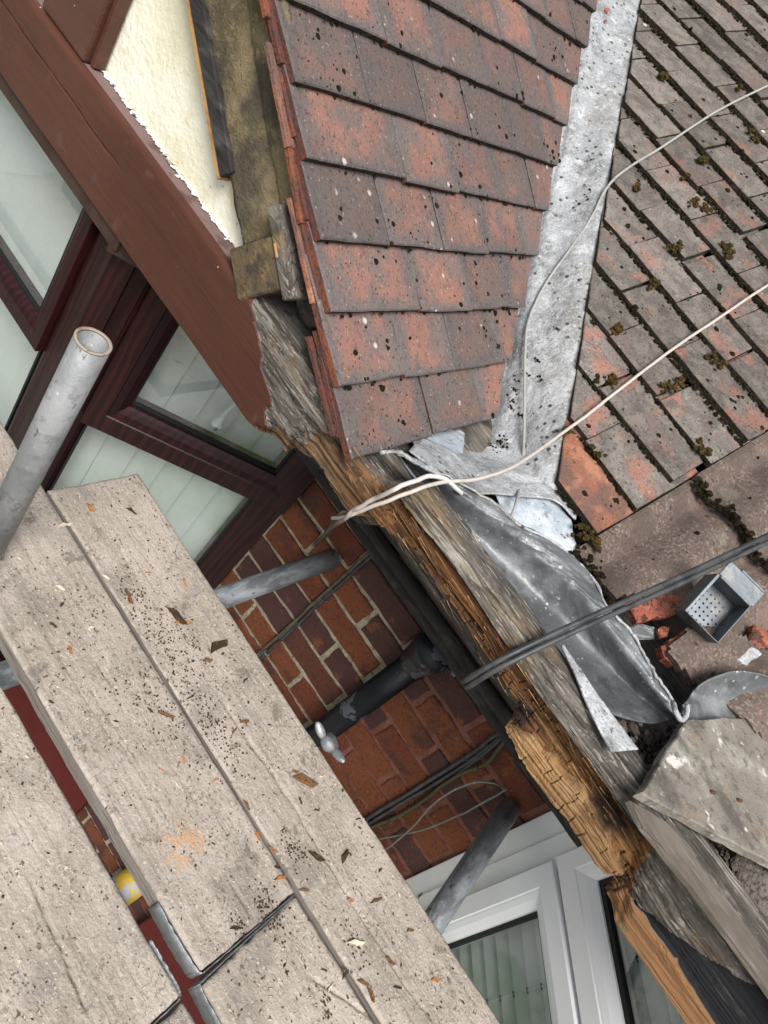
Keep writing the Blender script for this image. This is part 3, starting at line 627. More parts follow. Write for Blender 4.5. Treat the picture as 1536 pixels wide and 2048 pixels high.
M['brick'] = mat('red brown brick', (0.136, 0.041, 0.023), 0.85, [
    ((0.172, 0.057, 0.026), dict(t='rand', lo=0.45, hi=0.8, f=0.9)),
    ((0.067, 0.034, 0.034), dict(t='rand', lo=0.36, hi=0.22, f=0.9)),
    ((0.075, 0.034, 0.030), n_(13, 0.50, 0.64, 0.85)),
    ((0.218, 0.081, 0.030), n_(16, 0.58, 0.70, 0.7, off=4)),
    ((0.040, 0.022, 0.018), n_(150, 0.54, 0.66, 0.75)),
    ((0.310, 0.115, 0.057), n_(170, 0.62, 0.70, 0.5, off=5)),
    ((0.368, 0.333, 0.287), n_(70, 0.70, 0.75, 0.6, off=2))],
    [(n_(170, 0, 1), 0.003), (n_(60, 0, 1), 0.002)], spec=0.2)
M['mortar'] = mat('pale sandy mortar', (0.42, 0.37, 0.28), 1.0, [
    ((0.29, 0.25, 0.185), n_(35, 0.45, 0.60, 0.85)), ((0.46, 0.41, 0.32), n_(130, 0.54, 0.66, 0.7, off=2)),
    ((0.10, 0.085, 0.065), n_(60, 0.58, 0.68, 0.8, off=5))],
    [(n_(150, 0, 1), 0.005), (n_(60, 0, 1), 0.004)], spec=0.05)
M['mortar_red'] = mat('red coloured mortar', (0.215, 0.098, 0.072), 1.0, [
    ((0.155, 0.066, 0.048), n_(30, 0.45, 0.62, 0.8)), ((0.24, 0.185, 0.145), n_(45, 0.68, 0.74, 0.7, off=3))],
    [(n_(150, 0, 1), 0.004), (n_(50, 0, 1), 0.002)], spec=0.05)
M['black_pipe'] = mat('black painted pipe', (0.0035, 0.0045, 0.007), 0.36, [
    ((0.062, 0.068, 0.080), n_(13, 0.60, 0.612, 0.95, off=1.1)), ((0.30, 0.30, 0.30), n_(120, 0.72, 0.76, 0.7, off=3))],
    [(n_(13, 0.60, 0.612, 1, off=1.1), -0.0006), (n_(90, 0, 1), 0.0005)], spec=0.3)
M['cable_black'] = mat('black cable sheath', (0.028, 0.031, 0.034), 0.45, [((0.06, 0.063, 0.066), n_(25, 0.45, 0.6, 0.8))], spec=0.4)
M['cable_brown'] = mat('dirty brown cable', (0.075, 0.06, 0.045), 0.7, [((0.14, 0.12, 0.09), n_(60, 0.5, 0.62, 0.7))])
M['cable_olive'] = mat('olive green cable', (0.07, 0.065, 0.03), 0.6)
M['cable_white'] = mat('off white cable', (0.46, 0.425, 0.39), 0.5, [((0.36, 0.32, 0.29), n_(60, 0.54, 0.66, 0.6))])
M['cable_grey'] = mat('weathered grey cable', (0.33, 0.325, 0.31), 0.65, [((0.26, 0.25, 0.24), n_(80, 0.5, 0.62, 0.7))])
M['cable_peel'] = mat('white cable with dirty peeling sheath', (0.64, 0.62, 0.60), 0.55, [
    ((0.10, 0.065, 0.05), dict(t='pos', ch=0, lo=-0.19, hi=-0.27, f=1.0, add=(60, 0.06)))])
M['wire'] = mat('grey steel wire', (0.20, 0.195, 0.185), 0.5, [((0.55, 0.55, 0.53), n_(120, 0.6, 0.68, 0.7))], metallic=0.3)
M['rim'] = mat('rusty cut rim', (0.30, 0.25, 0.20), 0.8, [((0.17, 0.11, 0.07), n_(60, 0.5, 0.62, 0.8))])
M['rust'] = mat('rusty nail', (0.10, 0.045, 0.022), 0.9)
M['chip'] = mat('splintered wood chip', (0.17, 0.09, 0.042), 0.9, [
    ((0.31, 0.18, 0.08), dict(t='isl', lo=0.55, hi=0.9)), ((0.07, 0.042, 0.028), dict(t='isl', lo=0.45, hi=0.1)),
    ((0.05, 0.03, 0.02), n_(140, 0.52, 0.62, 0.7))], [(n_(200, 0, 1), 0.002)], spec=0.1)
M['chip_pale'] = mat('pale splinter', (0.60, 0.54, 0.44), 0.9, [((0.45, 0.38, 0.28), n_(120, 0.5, 0.62, 0.7))], spec=0.1)
M['chip_dark'] = mat('dark rotten bark', (0.055, 0.037, 0.025), 0.95, [((0.12, 0.075, 0.04), n_(90, 0.52, 0.64, 0.7))], [(n_(150, 0, 1), 0.003)], spec=0.05)
M['chip_orange'] = mat('orange wood chip', (0.40, 0.155, 0.055), 0.9, [((0.2, 0.09, 0.04), n_(120, 0.5, 0.62, 0.7))], spec=0.1)
M['grit'] = mat('sawdust and grit', (0.20, 0.14, 0.09), 1.0, [
    ((0.50, 0.42, 0.33), dict(t='isl', lo=0.62, hi=0.7)), ((0.045, 0.034, 0.026), dict(t='isl', lo=0.42, hi=0.3)),
    ], spec=0.05)
M['red_panel'] = mat('dark red painted panel', (0.075, 0.008, 0.007), 0.7, [((0.095, 0.013, 0.011), n_(3, 0.4, 0.6))], spec=0.15)
M['ground'] = mat('pale paving and gravel', (0.36, 0.355, 0.33), 0.95, [((0.10, 0.14, 0.06), n_(0.6, 0.5, 0.56)), ((0.30, 0.29, 0.27), n_(6, 0.45, 0.6, 0.6))])
M['interior'] = mat('dim room wall', (0.20, 0.195, 0.18), 0.9)
M['deck'] = mat('dark roof underlay', (0.022, 0.02, 0.018), 0.95)
M['spider'] = mat('dusty cobweb', (0.20, 0.185, 0.165), 1.0)
M['zinc'] = mat('dull blue grey sheet metal', (0.105, 0.122, 0.138), 0.5, [
    ((0.145, 0.165, 0.185), n_(14, 0.45, 0.6, 0.8)), ((0.20, 0.195, 0.175), n_(40, 0.56, 0.66, 0.6, off=4)),
    ((0.07, 0.075, 0.08), n_(30, 0.6, 0.7, 0.7, off=2))], [(n_(120, 0, 1), 0.0006)], metallic=0.4, spec=0.4)
def glass_mat():
    m = bpy.data.materials.new('window glass'); m.use_nodes = True
    nt = m.node_tree; nt.nodes.clear()
    out = nt.nodes.new('ShaderNodeOutputMaterial'); mx = nt.nodes.new('ShaderNodeMixShader')
    tr = nt.nodes.new('ShaderNodeBsdfTransparent'); gl = nt.nodes.new('ShaderNodeBsdfGlossy'); fr = nt.nodes.new('ShaderNodeLayerWeight')
    tr.inputs[0].default_value = (0.79, 0.835, 0.82, 1); gl.inputs['Roughness'].default_value = 0.02; fr.inputs['Blend'].default_value = 0.5
    pw = nt.nodes.new('ShaderNodeMath'); pw.operation = 'POWER'; pw.inputs[1].default_value = 4.0
    ml = nt.nodes.new('ShaderNodeMath'); ml.operation = 'MULTIPLY_ADD'; ml.inputs[1].default_value = 0.85; ml.inputs[2].default_value = 0.13
    nt.links.new(fr.outputs['Facing'], pw.inputs[0]); nt.links.new(pw.outputs[0], ml.inputs[0])
    nt.links.new(ml.outputs[0], mx.inputs[0]); nt.links.new(tr.outputs[0], mx.inputs[1]); nt.links.new(gl.outputs[0], mx.inputs[2]); nt.links.new(mx.outputs[0], out.inputs[0])
    return m
M['glass'] = glass_mat()

# ---------------------------------------------------------------- ground and house shell
GZ = -5.1
g = mesh('ground', [(-60, -60, GZ), (60, -60, GZ), (60, 60, GZ), (-60, 60, GZ)], [(0, 1, 2, 3)], M['ground'])
tag(g, kind='structure')
WY = 1.33                      # face of the brick wall
XL, XR = -0.517, 0.405         # wall runs between the two bays
wall = thing('brick_wall', 'red brick wall between the two bay windows, under the rotten eaves', 'wall', (0, WY, GZ))
XM = -0.022
def mortar(name, x0, x1, y, m, seed):
    nu, nv = int((x1 - x0) / 0.006) + 2, int(2.2 / 0.006) + 2
    xs = np.linspace(x0, x1, nu); zs = np.linspace(-3.22, -1.02, nv)
    XX, ZZ = np.meshgrid(xs, zs, indexing='ij')
    YY = y + (fbm(XX * 60, ZZ * 60, 3, seed) - 0.5) * 0.006 + (fbm(XX * 12, ZZ * 12, 2, seed + 4) - 0.5) * 0.004
    P = np.stack([XX, YY, ZZ], -1).reshape(-1, 3)
    return mesh(name, P, gridfaces(nu, nv), m, wall)
mortar('mortar_bed', XL, XM, WY + 0.0065, M['mortar'], 1)
mortar('red_mortar_bed', XM, XR, WY + 0.0050, M['mortar_red'], 2)
box('wall_core', (XL, XR), (WY + 0.02, WY + 0.24), (-3.22, -1.0), M['interior'], wall, bev=0)
M['lowbrick'] = mat('distant brickwork', (0.2, 0.07, 0.04), 0.9, [((0.4, 0.34, 0.26), dict(t='w', s=1.9, dir='Z', dist=0.2, lo=0.93, hi=0.97))])
box('lower_brickwork', (XL - 1.5, XR + 1.5), (WY, WY + 0.24), (GZ, -3.225), M['lowbrick'], wall, bev=0)
CO, BR = 0.0835, 0.224
variants = []
def brick_mesh(L, seed):
    rnd = random.Random(seed)
    poly = ccw(polyjit([(0.0072, 0.0072), (L - 0.0072, 0.0072), (L - 0.0072, CO - 0.0072), (0.0072, CO - 0.0072)], 0.025, 0.002, rnd))
    vs, fs, uv = prism_verts(poly, (0, 0, 0), X, Z, (0, -1, 0), 0.02, 0.0022)
    return mdata('brick', vs, fs, M['brick'], uv=uv)
full = [brick_mesh(BR, s) for s in range(8)]
cut = {}
for k in range(-1, 26):
    zt = -1.101 - CO * (k - 0)
    zb_ = zt - CO
    base = -0.172 if (k % 2 == 1) else -0.064
    x0 = base - BR * 3
    rb = random.Random(k)
    while x0 < XR:
        a, b = max(x0, XL), min(x0 + BR, XR)
        if b - a > 0.03:
            if b - a > BR - 0.004: me = rb.choice(full)
            else:
                key = round(b - a, 3)
                me = cut.get(key) or brick_mesh(b - a, int(key * 1000)); cut[key] = me
            obj('brick', me, wall, Matrix.Translation((a, WY + rb.uniform(-0.001, 0.0015), zb_)))
        x0 += BR
# the pipe, rails and boards at the head of the wall
em = thing('eaves_moulding', 'black timber moulding along the top of the brick wall under the eaves', 'moulding', (0, 1.27, -1.03))
tube('rail', [(-0.60, 1.262, -1.022), (-0.2, 1.262, -1.024), (0.2, 1.262, -1.026), (0.50, 1.262, -1.028)], 0.017, M['wood_black'], em, n=10, smooth_pts=40, rough=0.0008)
tube('rail', [(-0.60, 1.245, -0.986), (-0.2, 1.245, -0.987), (0.2, 1.245, -0.988), (0.50, 1.245, -0.989)], 0.015, M['wood_black'], em, n=10, smooth_pts=40, rough=0.0008)
box('back_board', (-0.62, 0.60), (1.262, 1.30), (-1.01, -0.687), M['wood_grey'], em, bev=0.003)
box('packing_strip', (-0.60, 0.46), (1.285, WY + 0.004), (-1.062, -1.012), M['wood_black'], em, bev=0.002)
gs = box('gutter_board', (-0.50, 1.1), (0.985, 1.55), (-0.685, -0.662), M['wood_grey'], bev=0.002)
tag(gs, 'dark weathered sole board below the torn dark lead gutter lining', 'board')

# ---------------------------------------------------------------- eaves beam: brown paint, then bare and rotten
def make_beam():
    xs = np.concatenate([np.arange(-2.0, -0.82, 0.015), np.arange(-0.82, -0.36, 0.002), np.arange(-0.36, 0.40, 0.0013), np.arange(0.40, 0.66, 0.002), np.arange(0.66, 1.3, 0.01)])
    nx = len(xs); x = xs[:, None]
    nB, nF, nT, nK = 12, 84, 46, 4
    n1 = (fbm(xs * 14, xs * 0 + 3.3, 4, 3) - 0.5); n2 = (fbm(xs * 70, xs * 0 + 1.3, 3, 8) - 0.5)
    zb = np.interp(xs, [-2, -0.47, -0.44, -0.42, -0.405, -0.395, -0.36, -0.335, -0.30, -0.252, -0.235, -0.19, -0.15, 0.0, 0.118, 0.127, 0.15, 0.22, 0.36, 0.372, 0.385, 1.3],
                   [-0.757, -0.757, -0.752, -0.745, -0.752, -0.728, -0.708, -0.702, -0.712, -0.715, -0.695, -0.672, -0.665, -0.668, -0.674, -0.698, -0.706, -0.711, -0.712, -0.700, -0.738, -0.740])
    rz = sstep(-0.44, -0.38, xs)
    zb = zb + rz * (n1 * 0.012 + n2 * 0.006) * (1 - 0.75 * sstep(0.38, 0.40, xs))
    zt = np.interp(xs, [-2, -0.45, -0.3, 0.3, 1.3], [-0.606, -0.606, -0.602, -0.602, -0.602]) - 0.050 * sstep(-0.43, -0.32, xs) * sstep(-0.205, -0.265, xs)
    yb = np.interp(xs, [-2, -0.4, -0.3, 1.3], [0.985, 0.985, 0.95, 0.95])
    # front
    t = np.linspace(0, 1, nF)[None, :]
    zf = zb[:, None] + (zt - zb)[:, None] * t
    xf = x + 0 * zf
    wx = xf + (fbm(xf * 8, zf * 30, 3, 5) - 0.5) * 0.02
    wz = zf + (fbm(xf * 10, zf * 10, 3, 6) - 0.5) * 0.012
    xp = np.interp(zf, [-0.757, -0.70, -0.65, -0.606], [-0.432, -0.468, -0.535, -0.60]) + (fbm(zf * 60, xf * 0 + 1, 3, 4) - 0.5) * 0.035
    paint = sstep(0.002, -0.002, xf - xp)
    rot = sstep(-0.385, -0.345, xf + (fbm(xf * 30, zf * 60, 3, 2) - 0.5) * 0.08 - (zf + 0.66) * 0.9) * sstep(0.40, 0.352, xf + (zf + 0.66) * 0.5 + (fbm(xf * 40, zf * 40, 3, 12) - 0.5) * 0.03)
    zr = -0.606 - 0.010 * sstep(-0.05, 0.10, xf) - 0.006 * fbm(xf * 22, zf * 0, 3, 9)
    rot = rot * sstep(zr + 0.002, zr - 0.003, zf)
    pal_top = np.interp(xf, [0.12, 0.135, 0.16, 0.20, 0.25, 0.31, 0.365], [-0.712, -0.688, -0.676, -0.668, -0.660, -0.664, -0.690]) + (fbm(xf * 60, zf * 0, 2, 3) - 0.5) * 0.008
    pale = sstep(0.122, 0.127, xf) * sstep(0.385, 0.36, xf) * sstep(pal_top + 0.002, pal_top - 0.002, zf)
    plank = sstep(0.388, 0.392, xf) * sstep(-0.703, -0.706, zf + (fbm(xf * 16, zf * 0, 3, 15) - 0.5) * 0.022)
    ztorn = np.interp(xf, [0.37, 0.405, 0.43, 0.485, 0.556, 0.7], [-0.72, -0.698, -0.682, -0.652, -0.616, -0.606]) + (fbm(xf * 45, zf * 0 + 2, 4, 17) - 0.5) * 0.016
    black = sstep(0.395, 0.41, xf) * sstep(ztorn + 0.001, ztorn - 0.002, zf) * (1 - plank)
    d = np.zeros_like(zf)
    d += paint * ((fbm(xf * 5, zf * 20, 3, 21) - 0.5) * 0.004)
    crack = np.exp(-((zf + 0.664 + 0.010 * (xf + 1.1) - (fbm(xf * 30, xf * 0, 3, 1) - 0.5) * 0.006) / 0.0016) ** 2) * sstep(-0.93, -0.97, xf)
    d += paint * crack * 0.004
    grey = (1 - paint)
    grain = fbm(xf * 7, wz * 300, 4, 31)
    d += grey * (0.003 + (grain - 0.5) * 0.0035 + (fbm(xf * 4, zf * 18, 3, 32) - 0.5) * 0.010)
    lines = np.abs(((wz * 95 + fbm(xf * 5, zf * 8, 2, 33) * 3) % 1) - 0.5)
    d += grey * sstep(0.06, 0.0, lines) * 0.006 * sstep(0.45, 0.62, fbm(xf * 9, wz * 30, 2, 34))
    # decayed wood: flat terraces along the grain, checked into blocks by thin cross cracks
    ter = fbm(xf * 2.0, wz * 75, 3, 41) * 9 + fbm(xf * 11, wz * 120, 2, 42) * 1.6
    ter_f = ter - np.floor(ter)
    terr = (np.floor(ter) + sstep(0.80, 1.0, ter_f)) / 9.0
    rowv = wz / (0.0075 + 0.016 * pale) + 0.9 * fbm(xf * 9, wz * 20, 2, 43)
    row = np.floor(rowv)
    colv = wx / (0.010 + 0.012 * hashn(row, row * 0, 5)) + 9 * hashn(row, row * 0, 6)
    blk = hashn(np.floor(colv), row, 8)
    ce = np.abs(colv - np.round(colv)) * 0.014
    re = np.abs(rowv - np.round(rowv)) * 0.0085
    checked = sstep(0.40, 0.55, fbm(xf * 6, wz * 30, 2, 46))
    rowon = sstep(0.45, 0.55, hashn(np.round(rowv), 0 * row, 13)); colon = sstep(0.50, 0.60, hashn(np.round(colv), row, 14))
    crk = sstep(0.0011, 0.0003, ce) * checked * colon * 0.0050 + sstep(0.0011, 0.0002, re) * 0.0045 * rowon
    fine = (fbm(xf * 10, wz * 420, 3, 47) - 0.5) * 0.0030
    cav = 0.020 * np.exp(-((zf + 0.648 + 0.02 * (xf - 0.2)) / 0.013) ** 2) * sstep(0.06, 0.14, xf) * sstep(0.36, 0.30, xf)
    cav += 0.010 * np.exp(-((zf + 0.655) / 0.02) ** 2) * sstep(-0.26, -0.18, xf) * sstep(0.10, 0.0, xf)
    d += rot * (1 - 0.75 * pale) * (0.002 + terr * 0.026 + cav) + rot * (crk * (1 - 0.4 * pale) + fine + (blk - 0.5) * 0.0010 * checked * (1 - pale))
    d += pale * (-0.004)
    d += black * 0.012 - plank * 0.004 + (1 - black) * (1 - plank) * sstep(0.40, 0.44, xf) * (fbm(xf * 9, zf * 60, 4, 51) - 0.5) * 0.016
    d += sstep(0.015, 0.0, zf - zb[:, None]) * rot * 0.006 * fbm(xf * 40, zf * 0, 2, 6)
    r = 0.012
    topround = np.clip((zf - (zt[:, None] - r)) / r, 0, 1)
    yf = 0.86 + d + r * (1 - np.sqrt(np.clip(1 - topround ** 2, 0, 1)))
    # bottom
    tb = np.linspace(1, 0, nB, endpoint=False)[None, :]
    ybm = yf[:, :1] + tb * (0.97 - yf[:, :1]); zbm = zb[:, None] + 0.03 * tb * rz[:, None] + 0 * ybm
    # top
    tt = np.linspace(0, 1, nT + 1)[1:][None, :]
    ys = yf[:, -1:]
    yt = ys + (yb[:, None] - ys) * tt; xt = x + 0 * yt
    bare = 1 - sstep(0.002, -0.002, xt + 0.600 + 0.35 * (yt - 0.86) + (fbm(yt * 80, xt * 0, 2, 4) - 0.5) * 0.04)
    bare = sstep(-0.004, 0.004, xt + 0.612 - 0.8 * (yt - 0.86) + (fbm(xt * 50, yt * 50, 3, 14) - 0.5) * 0.05)
    crown = 0.010 * np.sin(np.pi * np.clip((yt - 0.87) / 0.075, 0, 1)) * sstep(-0.33, -0.22, xt)
    wy = yt + (fbm(xt * 6, yt * 20, 3, 61) - 0.5) * 0.012
    gl = np.abs(((wy * 70) % 1) - 0.5)
    cr = sstep(0.09, 0.0, gl) * sstep(0.42, 0.6, fbm(xt * 5, wy * 70, 2, 62)) * 0.007
    zt2 = zt[:, None] + crown - bare * (cr + (fbm(xt * 8, wy * 220, 3, 63) - 0.5) * 0.004 + (fbm(xt * 12, yt * 30, 3, 64) - 0.5) * 0.008) + 0 * yt
    # back
    yk = yb[:, None] + np.zeros((nx, nK)); zk = zt[:, None] - np.linspace(0.01, 0.12, nK)[None, :]
    Yv = np.hstack([ybm, yf, yt, yk]); Zv = np.hstack([zbm, zf, zt2, zk]); Xv = x + 0 * Yv
    P = np.stack([Xv, Yv, Zv], -1)
    nv = P.shape[1]
    z0 = lambda a, k: np.repeat(a, k, axis=1)
    def pad(front, bot=None, top=0.0):
        b = z0(front[:, :1], nB) if bot is None else np.full((nx, nB), bot)
        tp = top if isinstance(top, np.ndarray) else np.full((nx, nT), top)
        return np.hstack([b, front, tp, z0(tp[:, -1:], nK)])
    mauve = (1 - bare) * sstep(0.865, 0.872, yt)
    ptop = (1 - bare) * (1 - mauve)
    yel = sstep(0.45, 0.6, fbm(xt * 16, yt * 60, 3, 71)) * np.exp(-((yt - 0.872) / 0.012) ** 2) * sstep(-0.25, -0.15, xt) * sstep(0.33, 0.2, xt)
    c1 = np.stack([pad(paint, top=ptop), pad(rot), pad(np.clip(pale + 0.8 * plank, 0, 1)), np.ones((nx, nv))], -1)
    tone = np.clip(0.5 + (blk - 0.5) * 0.9 * checked + (terr - 0.5) * 0.5, 0, 1)
    c3 = np.stack([pad(tone), pad(0 * paint), pad(0 * paint), np.ones((nx, nv))], -1)
    c2 = np.stack([pad(black), pad(0 * paint, top=mauve), pad(0 * paint, top=yel), np.ones((nx, nv))], -1)
    me = mdata('beam_timber', P.reshape(-1, 3), gridfaces(nx, nv)[:, ::-1], M['beam'], smooth=False)
    for nm, c in (('zone', c1), ('zone_b', c2), ('tone', c3)):
        at = me.color_attributes.new(nm, 'FLOAT_COLOR', 'POINT')
        at.data.foreach_set('color', c.reshape(-1).astype(np.float32))
    return me
A_ = lambda nm, ch, lo=0.45, hi=0.55, f=1.0, **k: dict(t='attr', name=nm, ch=ch, lo=lo, hi=hi, f=f, **k)
M['beam'] = mat('eaves beam timber', (0.092, 0.082, 0.072), 0.93, [
    ((0.215, 0.192, 0.165), n_(70, 0.48, 0.62, 0.75, st=(0.10, 1, 1))),
    ((0.038, 0.034, 0.030), n_(50, 0.50, 0.62, 0.9, st=(0.14, 1, 1), off=4)),
    ((0.34, 0.31, 0.27), n_(130, 0.60, 0.68, 0.7, st=(0.2, 1, 1), off=2)),
    ((0.05, 0.045, 0.042), n_(7, 0.50, 0.66, 0.6, st=(0.5, 1, 1), off=12)),
    ((0.17, 0.115, 0.06), n_(11, 0.50, 0.64, 0.7, st=(0.35, 1, 1), off=8)),
    ((0.42, 0.40, 0.36), dict(t='n', s=40, lo=0.55, hi=0.66, f=0.55, st=(0.08, 1, 1), off=21, x=dict(t='pos', ch=0, lo=-0.25, hi=-0.1))),
    ((0.34, 0.315, 0.28), n_(190, 0.58, 0.66, 0.6, st=(0.22, 1, 1), off=15)),
    ((0.03, 0.027, 0.024), n_(170, 0.56, 0.64, 0.7, st=(0.18, 1, 1), off=19)),
    ((0.035, 0.03, 0.026), n_(140, 0.62, 0.69, 0.75, off=61)),
    ((0.36, 0.34, 0.31), n_(150, 0.66, 0.72, 0.6, off=67)),
    ((0.016, 0.014, 0.012), n_(24, 0.485, 0.495, 0.7, st=(0.055, 1, 1), d=2, off=3, x=n_(24, 0.512, 0.503, 1.0, st=(0.055, 1, 1), d=2, off=3))),
    ((0.016, 0.014, 0.012), n_(38, 0.488, 0.496, 0.55, st=(0.055, 1, 1), d=2, off=7, x=n_(38, 0.512, 0.503, 1.0, st=(0.055, 1, 1), d=2, off=7))),
    ((0.042, 0.036, 0.030), dict(t='pos', ch=0, lo=0.33, hi=0.42, f=0.6, add=(18, 0.1), x=n_(24, 0.40, 0.56, st=(0.4, 1, 1), off=71))),
    ((0.27, 0.215, 0.12), A_('zone_b', 2, 0.2, 0.7, 0.4, x=n_(90, 0.45, 0.6, st=(0.1, 1, 1), off=51))),
    ((0.150, 0.068, 0.028), A_('zone', 1)),
    ((0.230, 0.115, 0.046), A_('zone', 1, 0.45, 0.55, 0.6, x=A_('tone', 0, 0.5, 0.8))),
    ((0.050, 0.029, 0.018), A_('zone', 1, 0.45, 0.55, 0.6, x=A_('tone', 0, 0.5, 0.2))),
    ((0.265, 0.145, 0.062), A_('zone', 1, 0.45, 0.55, 0.7, x=n_(130, 0.52, 0.62, st=(0.10, 1, 1), off=2))),
    ((0.035, 0.020, 0.013), A_('zone', 1, 0.45, 0.55, 0.85, x=n_(110, 0.54, 0.63, st=(0.10, 1, 1), off=17))),
    ((0.045, 0.034, 0.026), A_('zone', 1, 0.45, 0.55, 0.8, x=n_(16, 0.55, 0.66, st=(0.35, 1, 1), off=23))),
    ((0.075, 0.038, 0.020), A_('zone', 1, 0.45, 0.55, 0.75, x=n_(50, 0.54, 0.66, st=(0.2, 1, 1), off=6))),
    ((0.115, 0.088, 0.062), A_('zone', 1, 0.45, 0.55, 0.5, x=dict(t='pos', ch=0, lo=-0.20, hi=-0.36, add=(30, 0.16)))),
    ((0.335, 0.208, 0.100), A_('zone', 2)),
    ((0.20, 0.115, 0.05), A_('zone', 2, 0.45, 0.55, 0.75, x=n_(150, 0.54, 0.63, st=(0.09, 1, 1), off=27))),
    ((0.29, 0.170, 0.078), A_('zone', 2, 0.45, 0.55, 0.85, x=n_(75, 0.47, 0.6, st=(0.08, 1, 1.5), off=3))),
    ((0.20, 0.10, 0.04), A_('zone', 2, 0.45, 0.55, 0.35, x=A_('tone', 0, 0.45, 0.15))),
    ((0.150, 0.082, 0.038), A_('zone', 2, 0.45, 0.55, 0.75, x=dict(t='pos', ch=0, lo=0.18, hi=0.33, add=(40, 0.2)))),
    ((0.205, 0.105, 0.048), A_('zone', 2, 0.45, 0.55, 0.9, x=dict(t='pos', ch=0, lo=0.384, hi=0.39))),
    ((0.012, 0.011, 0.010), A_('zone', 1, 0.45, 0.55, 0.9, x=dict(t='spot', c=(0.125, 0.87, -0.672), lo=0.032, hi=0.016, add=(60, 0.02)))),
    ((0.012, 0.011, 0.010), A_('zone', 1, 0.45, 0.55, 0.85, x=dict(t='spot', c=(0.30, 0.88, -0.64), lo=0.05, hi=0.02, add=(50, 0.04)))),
    ((0.10, 0.085, 0.045), A_('zone', 2, 0.45, 0.55, 0.7, x=dict(t='n', s=22, lo=0.52, hi=0.64, off=7, x=dict(t='pos', ch=0, lo=0.33, hi=0.40)))),
    ((0.014, 0.015, 0.017), A_('zone_b', 0)),
    ((0.05, 0.05, 0.052), A_('zone_b', 0, 0.45, 0.55, 0.7, x=n_(60, 0.58, 0.68, st=(0.2, 1, 1), off=5))),
    ((0.165, 0.112, 0.108), A_('zone_b', 1)),
    ((0.085, 0.046, 0.04), A_('zone_b', 1, 0.45, 0.55, 0.7, x=n_(20, 0.55, 0.66, off=9))),
    ((0.064, 0.0235, 0.0150), A_('zone', 0)),
    ((0.083, 0.033, 0.021), A_('zone', 0, 0.45, 0.55, 0.8, x=n_(4, 0.42, 0.62, st=(0.5, 1, 1)))),
    ((0.15, 0.088, 0.068), A_('zone', 0, 0.45, 0.55, 0.5, x=n_(12, 0.60, 0.74, off=3))),
    ((0.50, 0.42, 0.38), A_('zone', 0, 0.45, 0.55, 0.9, x=v_(24, 0.04, 0.028))),
    ], [(n_(110, 0, 1, st=(0.08, 1, 1)), 0.0014), (n_(200, 0, 1, st=(0.3, 1, 1)), 0.0007)], spec=0.22,
    rlayer=(0.93, 0.46, A_('zone', 0)))
beam = thing('eaves_beam', 'long eaves timber, brown painted at the gable end, split and rotted orange towards the right', 'beam', (-0.3, 0.9, -0.71))
obj('beam_timber', make_beam(), beam)
# flaking white paint along the top of the painted part
def flakes(name, n, fx, mt, parent, smin, smax, seed, nrm=None):
    rnd = random.Random(seed); vs = []; fs = []
    for i in range(n):
        c = fx(rnd); r = rnd.uniform(smin, smax); k = rnd.randint(5, 7); o = len(vs); a0 = rnd.random() * 6
        up = Vector((rnd.uniform(-.25, .25), rnd.uniform(-.3, .1), 1)).normalized() if nrm is None else (Vector(nrm) + Vector((rnd.uniform(-.3, .3), rnd.uniform(-.1, .1), rnd.uniform(-.3, .3)))).normalized()
        e1 = up.orthogonal().normalized(); e2 = up.cross(e1)
        for q in range(k):
            a = a0 + 6.283 * q / k; rr = r * rnd.uniform(0.5, 1.25)
            vs.append(tuple(Vector(c) + e1 * math.cos(a) * rr * 1.6 + e2 * math.sin(a) * rr + up * rnd.uniform(0, 0.0015)))
        fs.append(tuple(range(o, o + k)))
    o = mesh(name, vs, fs, mt, parent)
    md = o.modifiers.new('t', 'SOLIDIFY'); md.thickness = 0.0008
    return tag(o, kind='stuff')
def flake_pos(rnd):
    x = rnd.uniform(-1.115, -0.60); t = abs(rnd.gauss(0, 0.35))
    return (x, 0.9045 - 0.009 * min(t, 1.4), -0.6035)
flakes('paint_flakes', 240, flake_pos, M['white_chip'], beam, 0.0012, 0.005, 3)
def flake_pos2(rnd):
    z = rnd.uniform(-0.755, -0.61)
    x = np.interp(z, [-0.757, -0.70, -0.65, -0.606], [-0.432, -0.468, -0.535, -0.60])
    return (float(x) + rnd.gauss(0, 0.007), 0.8580, z)
# splinters standing off the rotten face
sp = []
rnd = random.Random(4)
vs, fs = [], []
for i in range(260):
    x = rnd.uniform(-0.33, 0.36); z = rnd.uniform(-0.70 if x > 0.13 else -0.66, -0.612); L = rnd.uniform(0.008, 0.045); w = rnd.uniform(0.0005, 0.0016)
    o = len(vs); y = 0.862 + rnd.uniform(-0.002, 0.006); dz = rnd.uniform(-0.003, 0.003); dy = -rnd.uniform(0, 0.006)
    vs += [(x, y, z), (x, y, z + w), (x, y - w, z + w / 2), (x + L, y + dy, z + dz)]
    fs += [(o, o + 2, o + 3), (o + 2, o + 1, o + 3), (o + 1, o, o + 3)]
tag(mesh('splinters', vs, fs, M['chip'], beam), kind='stuff')

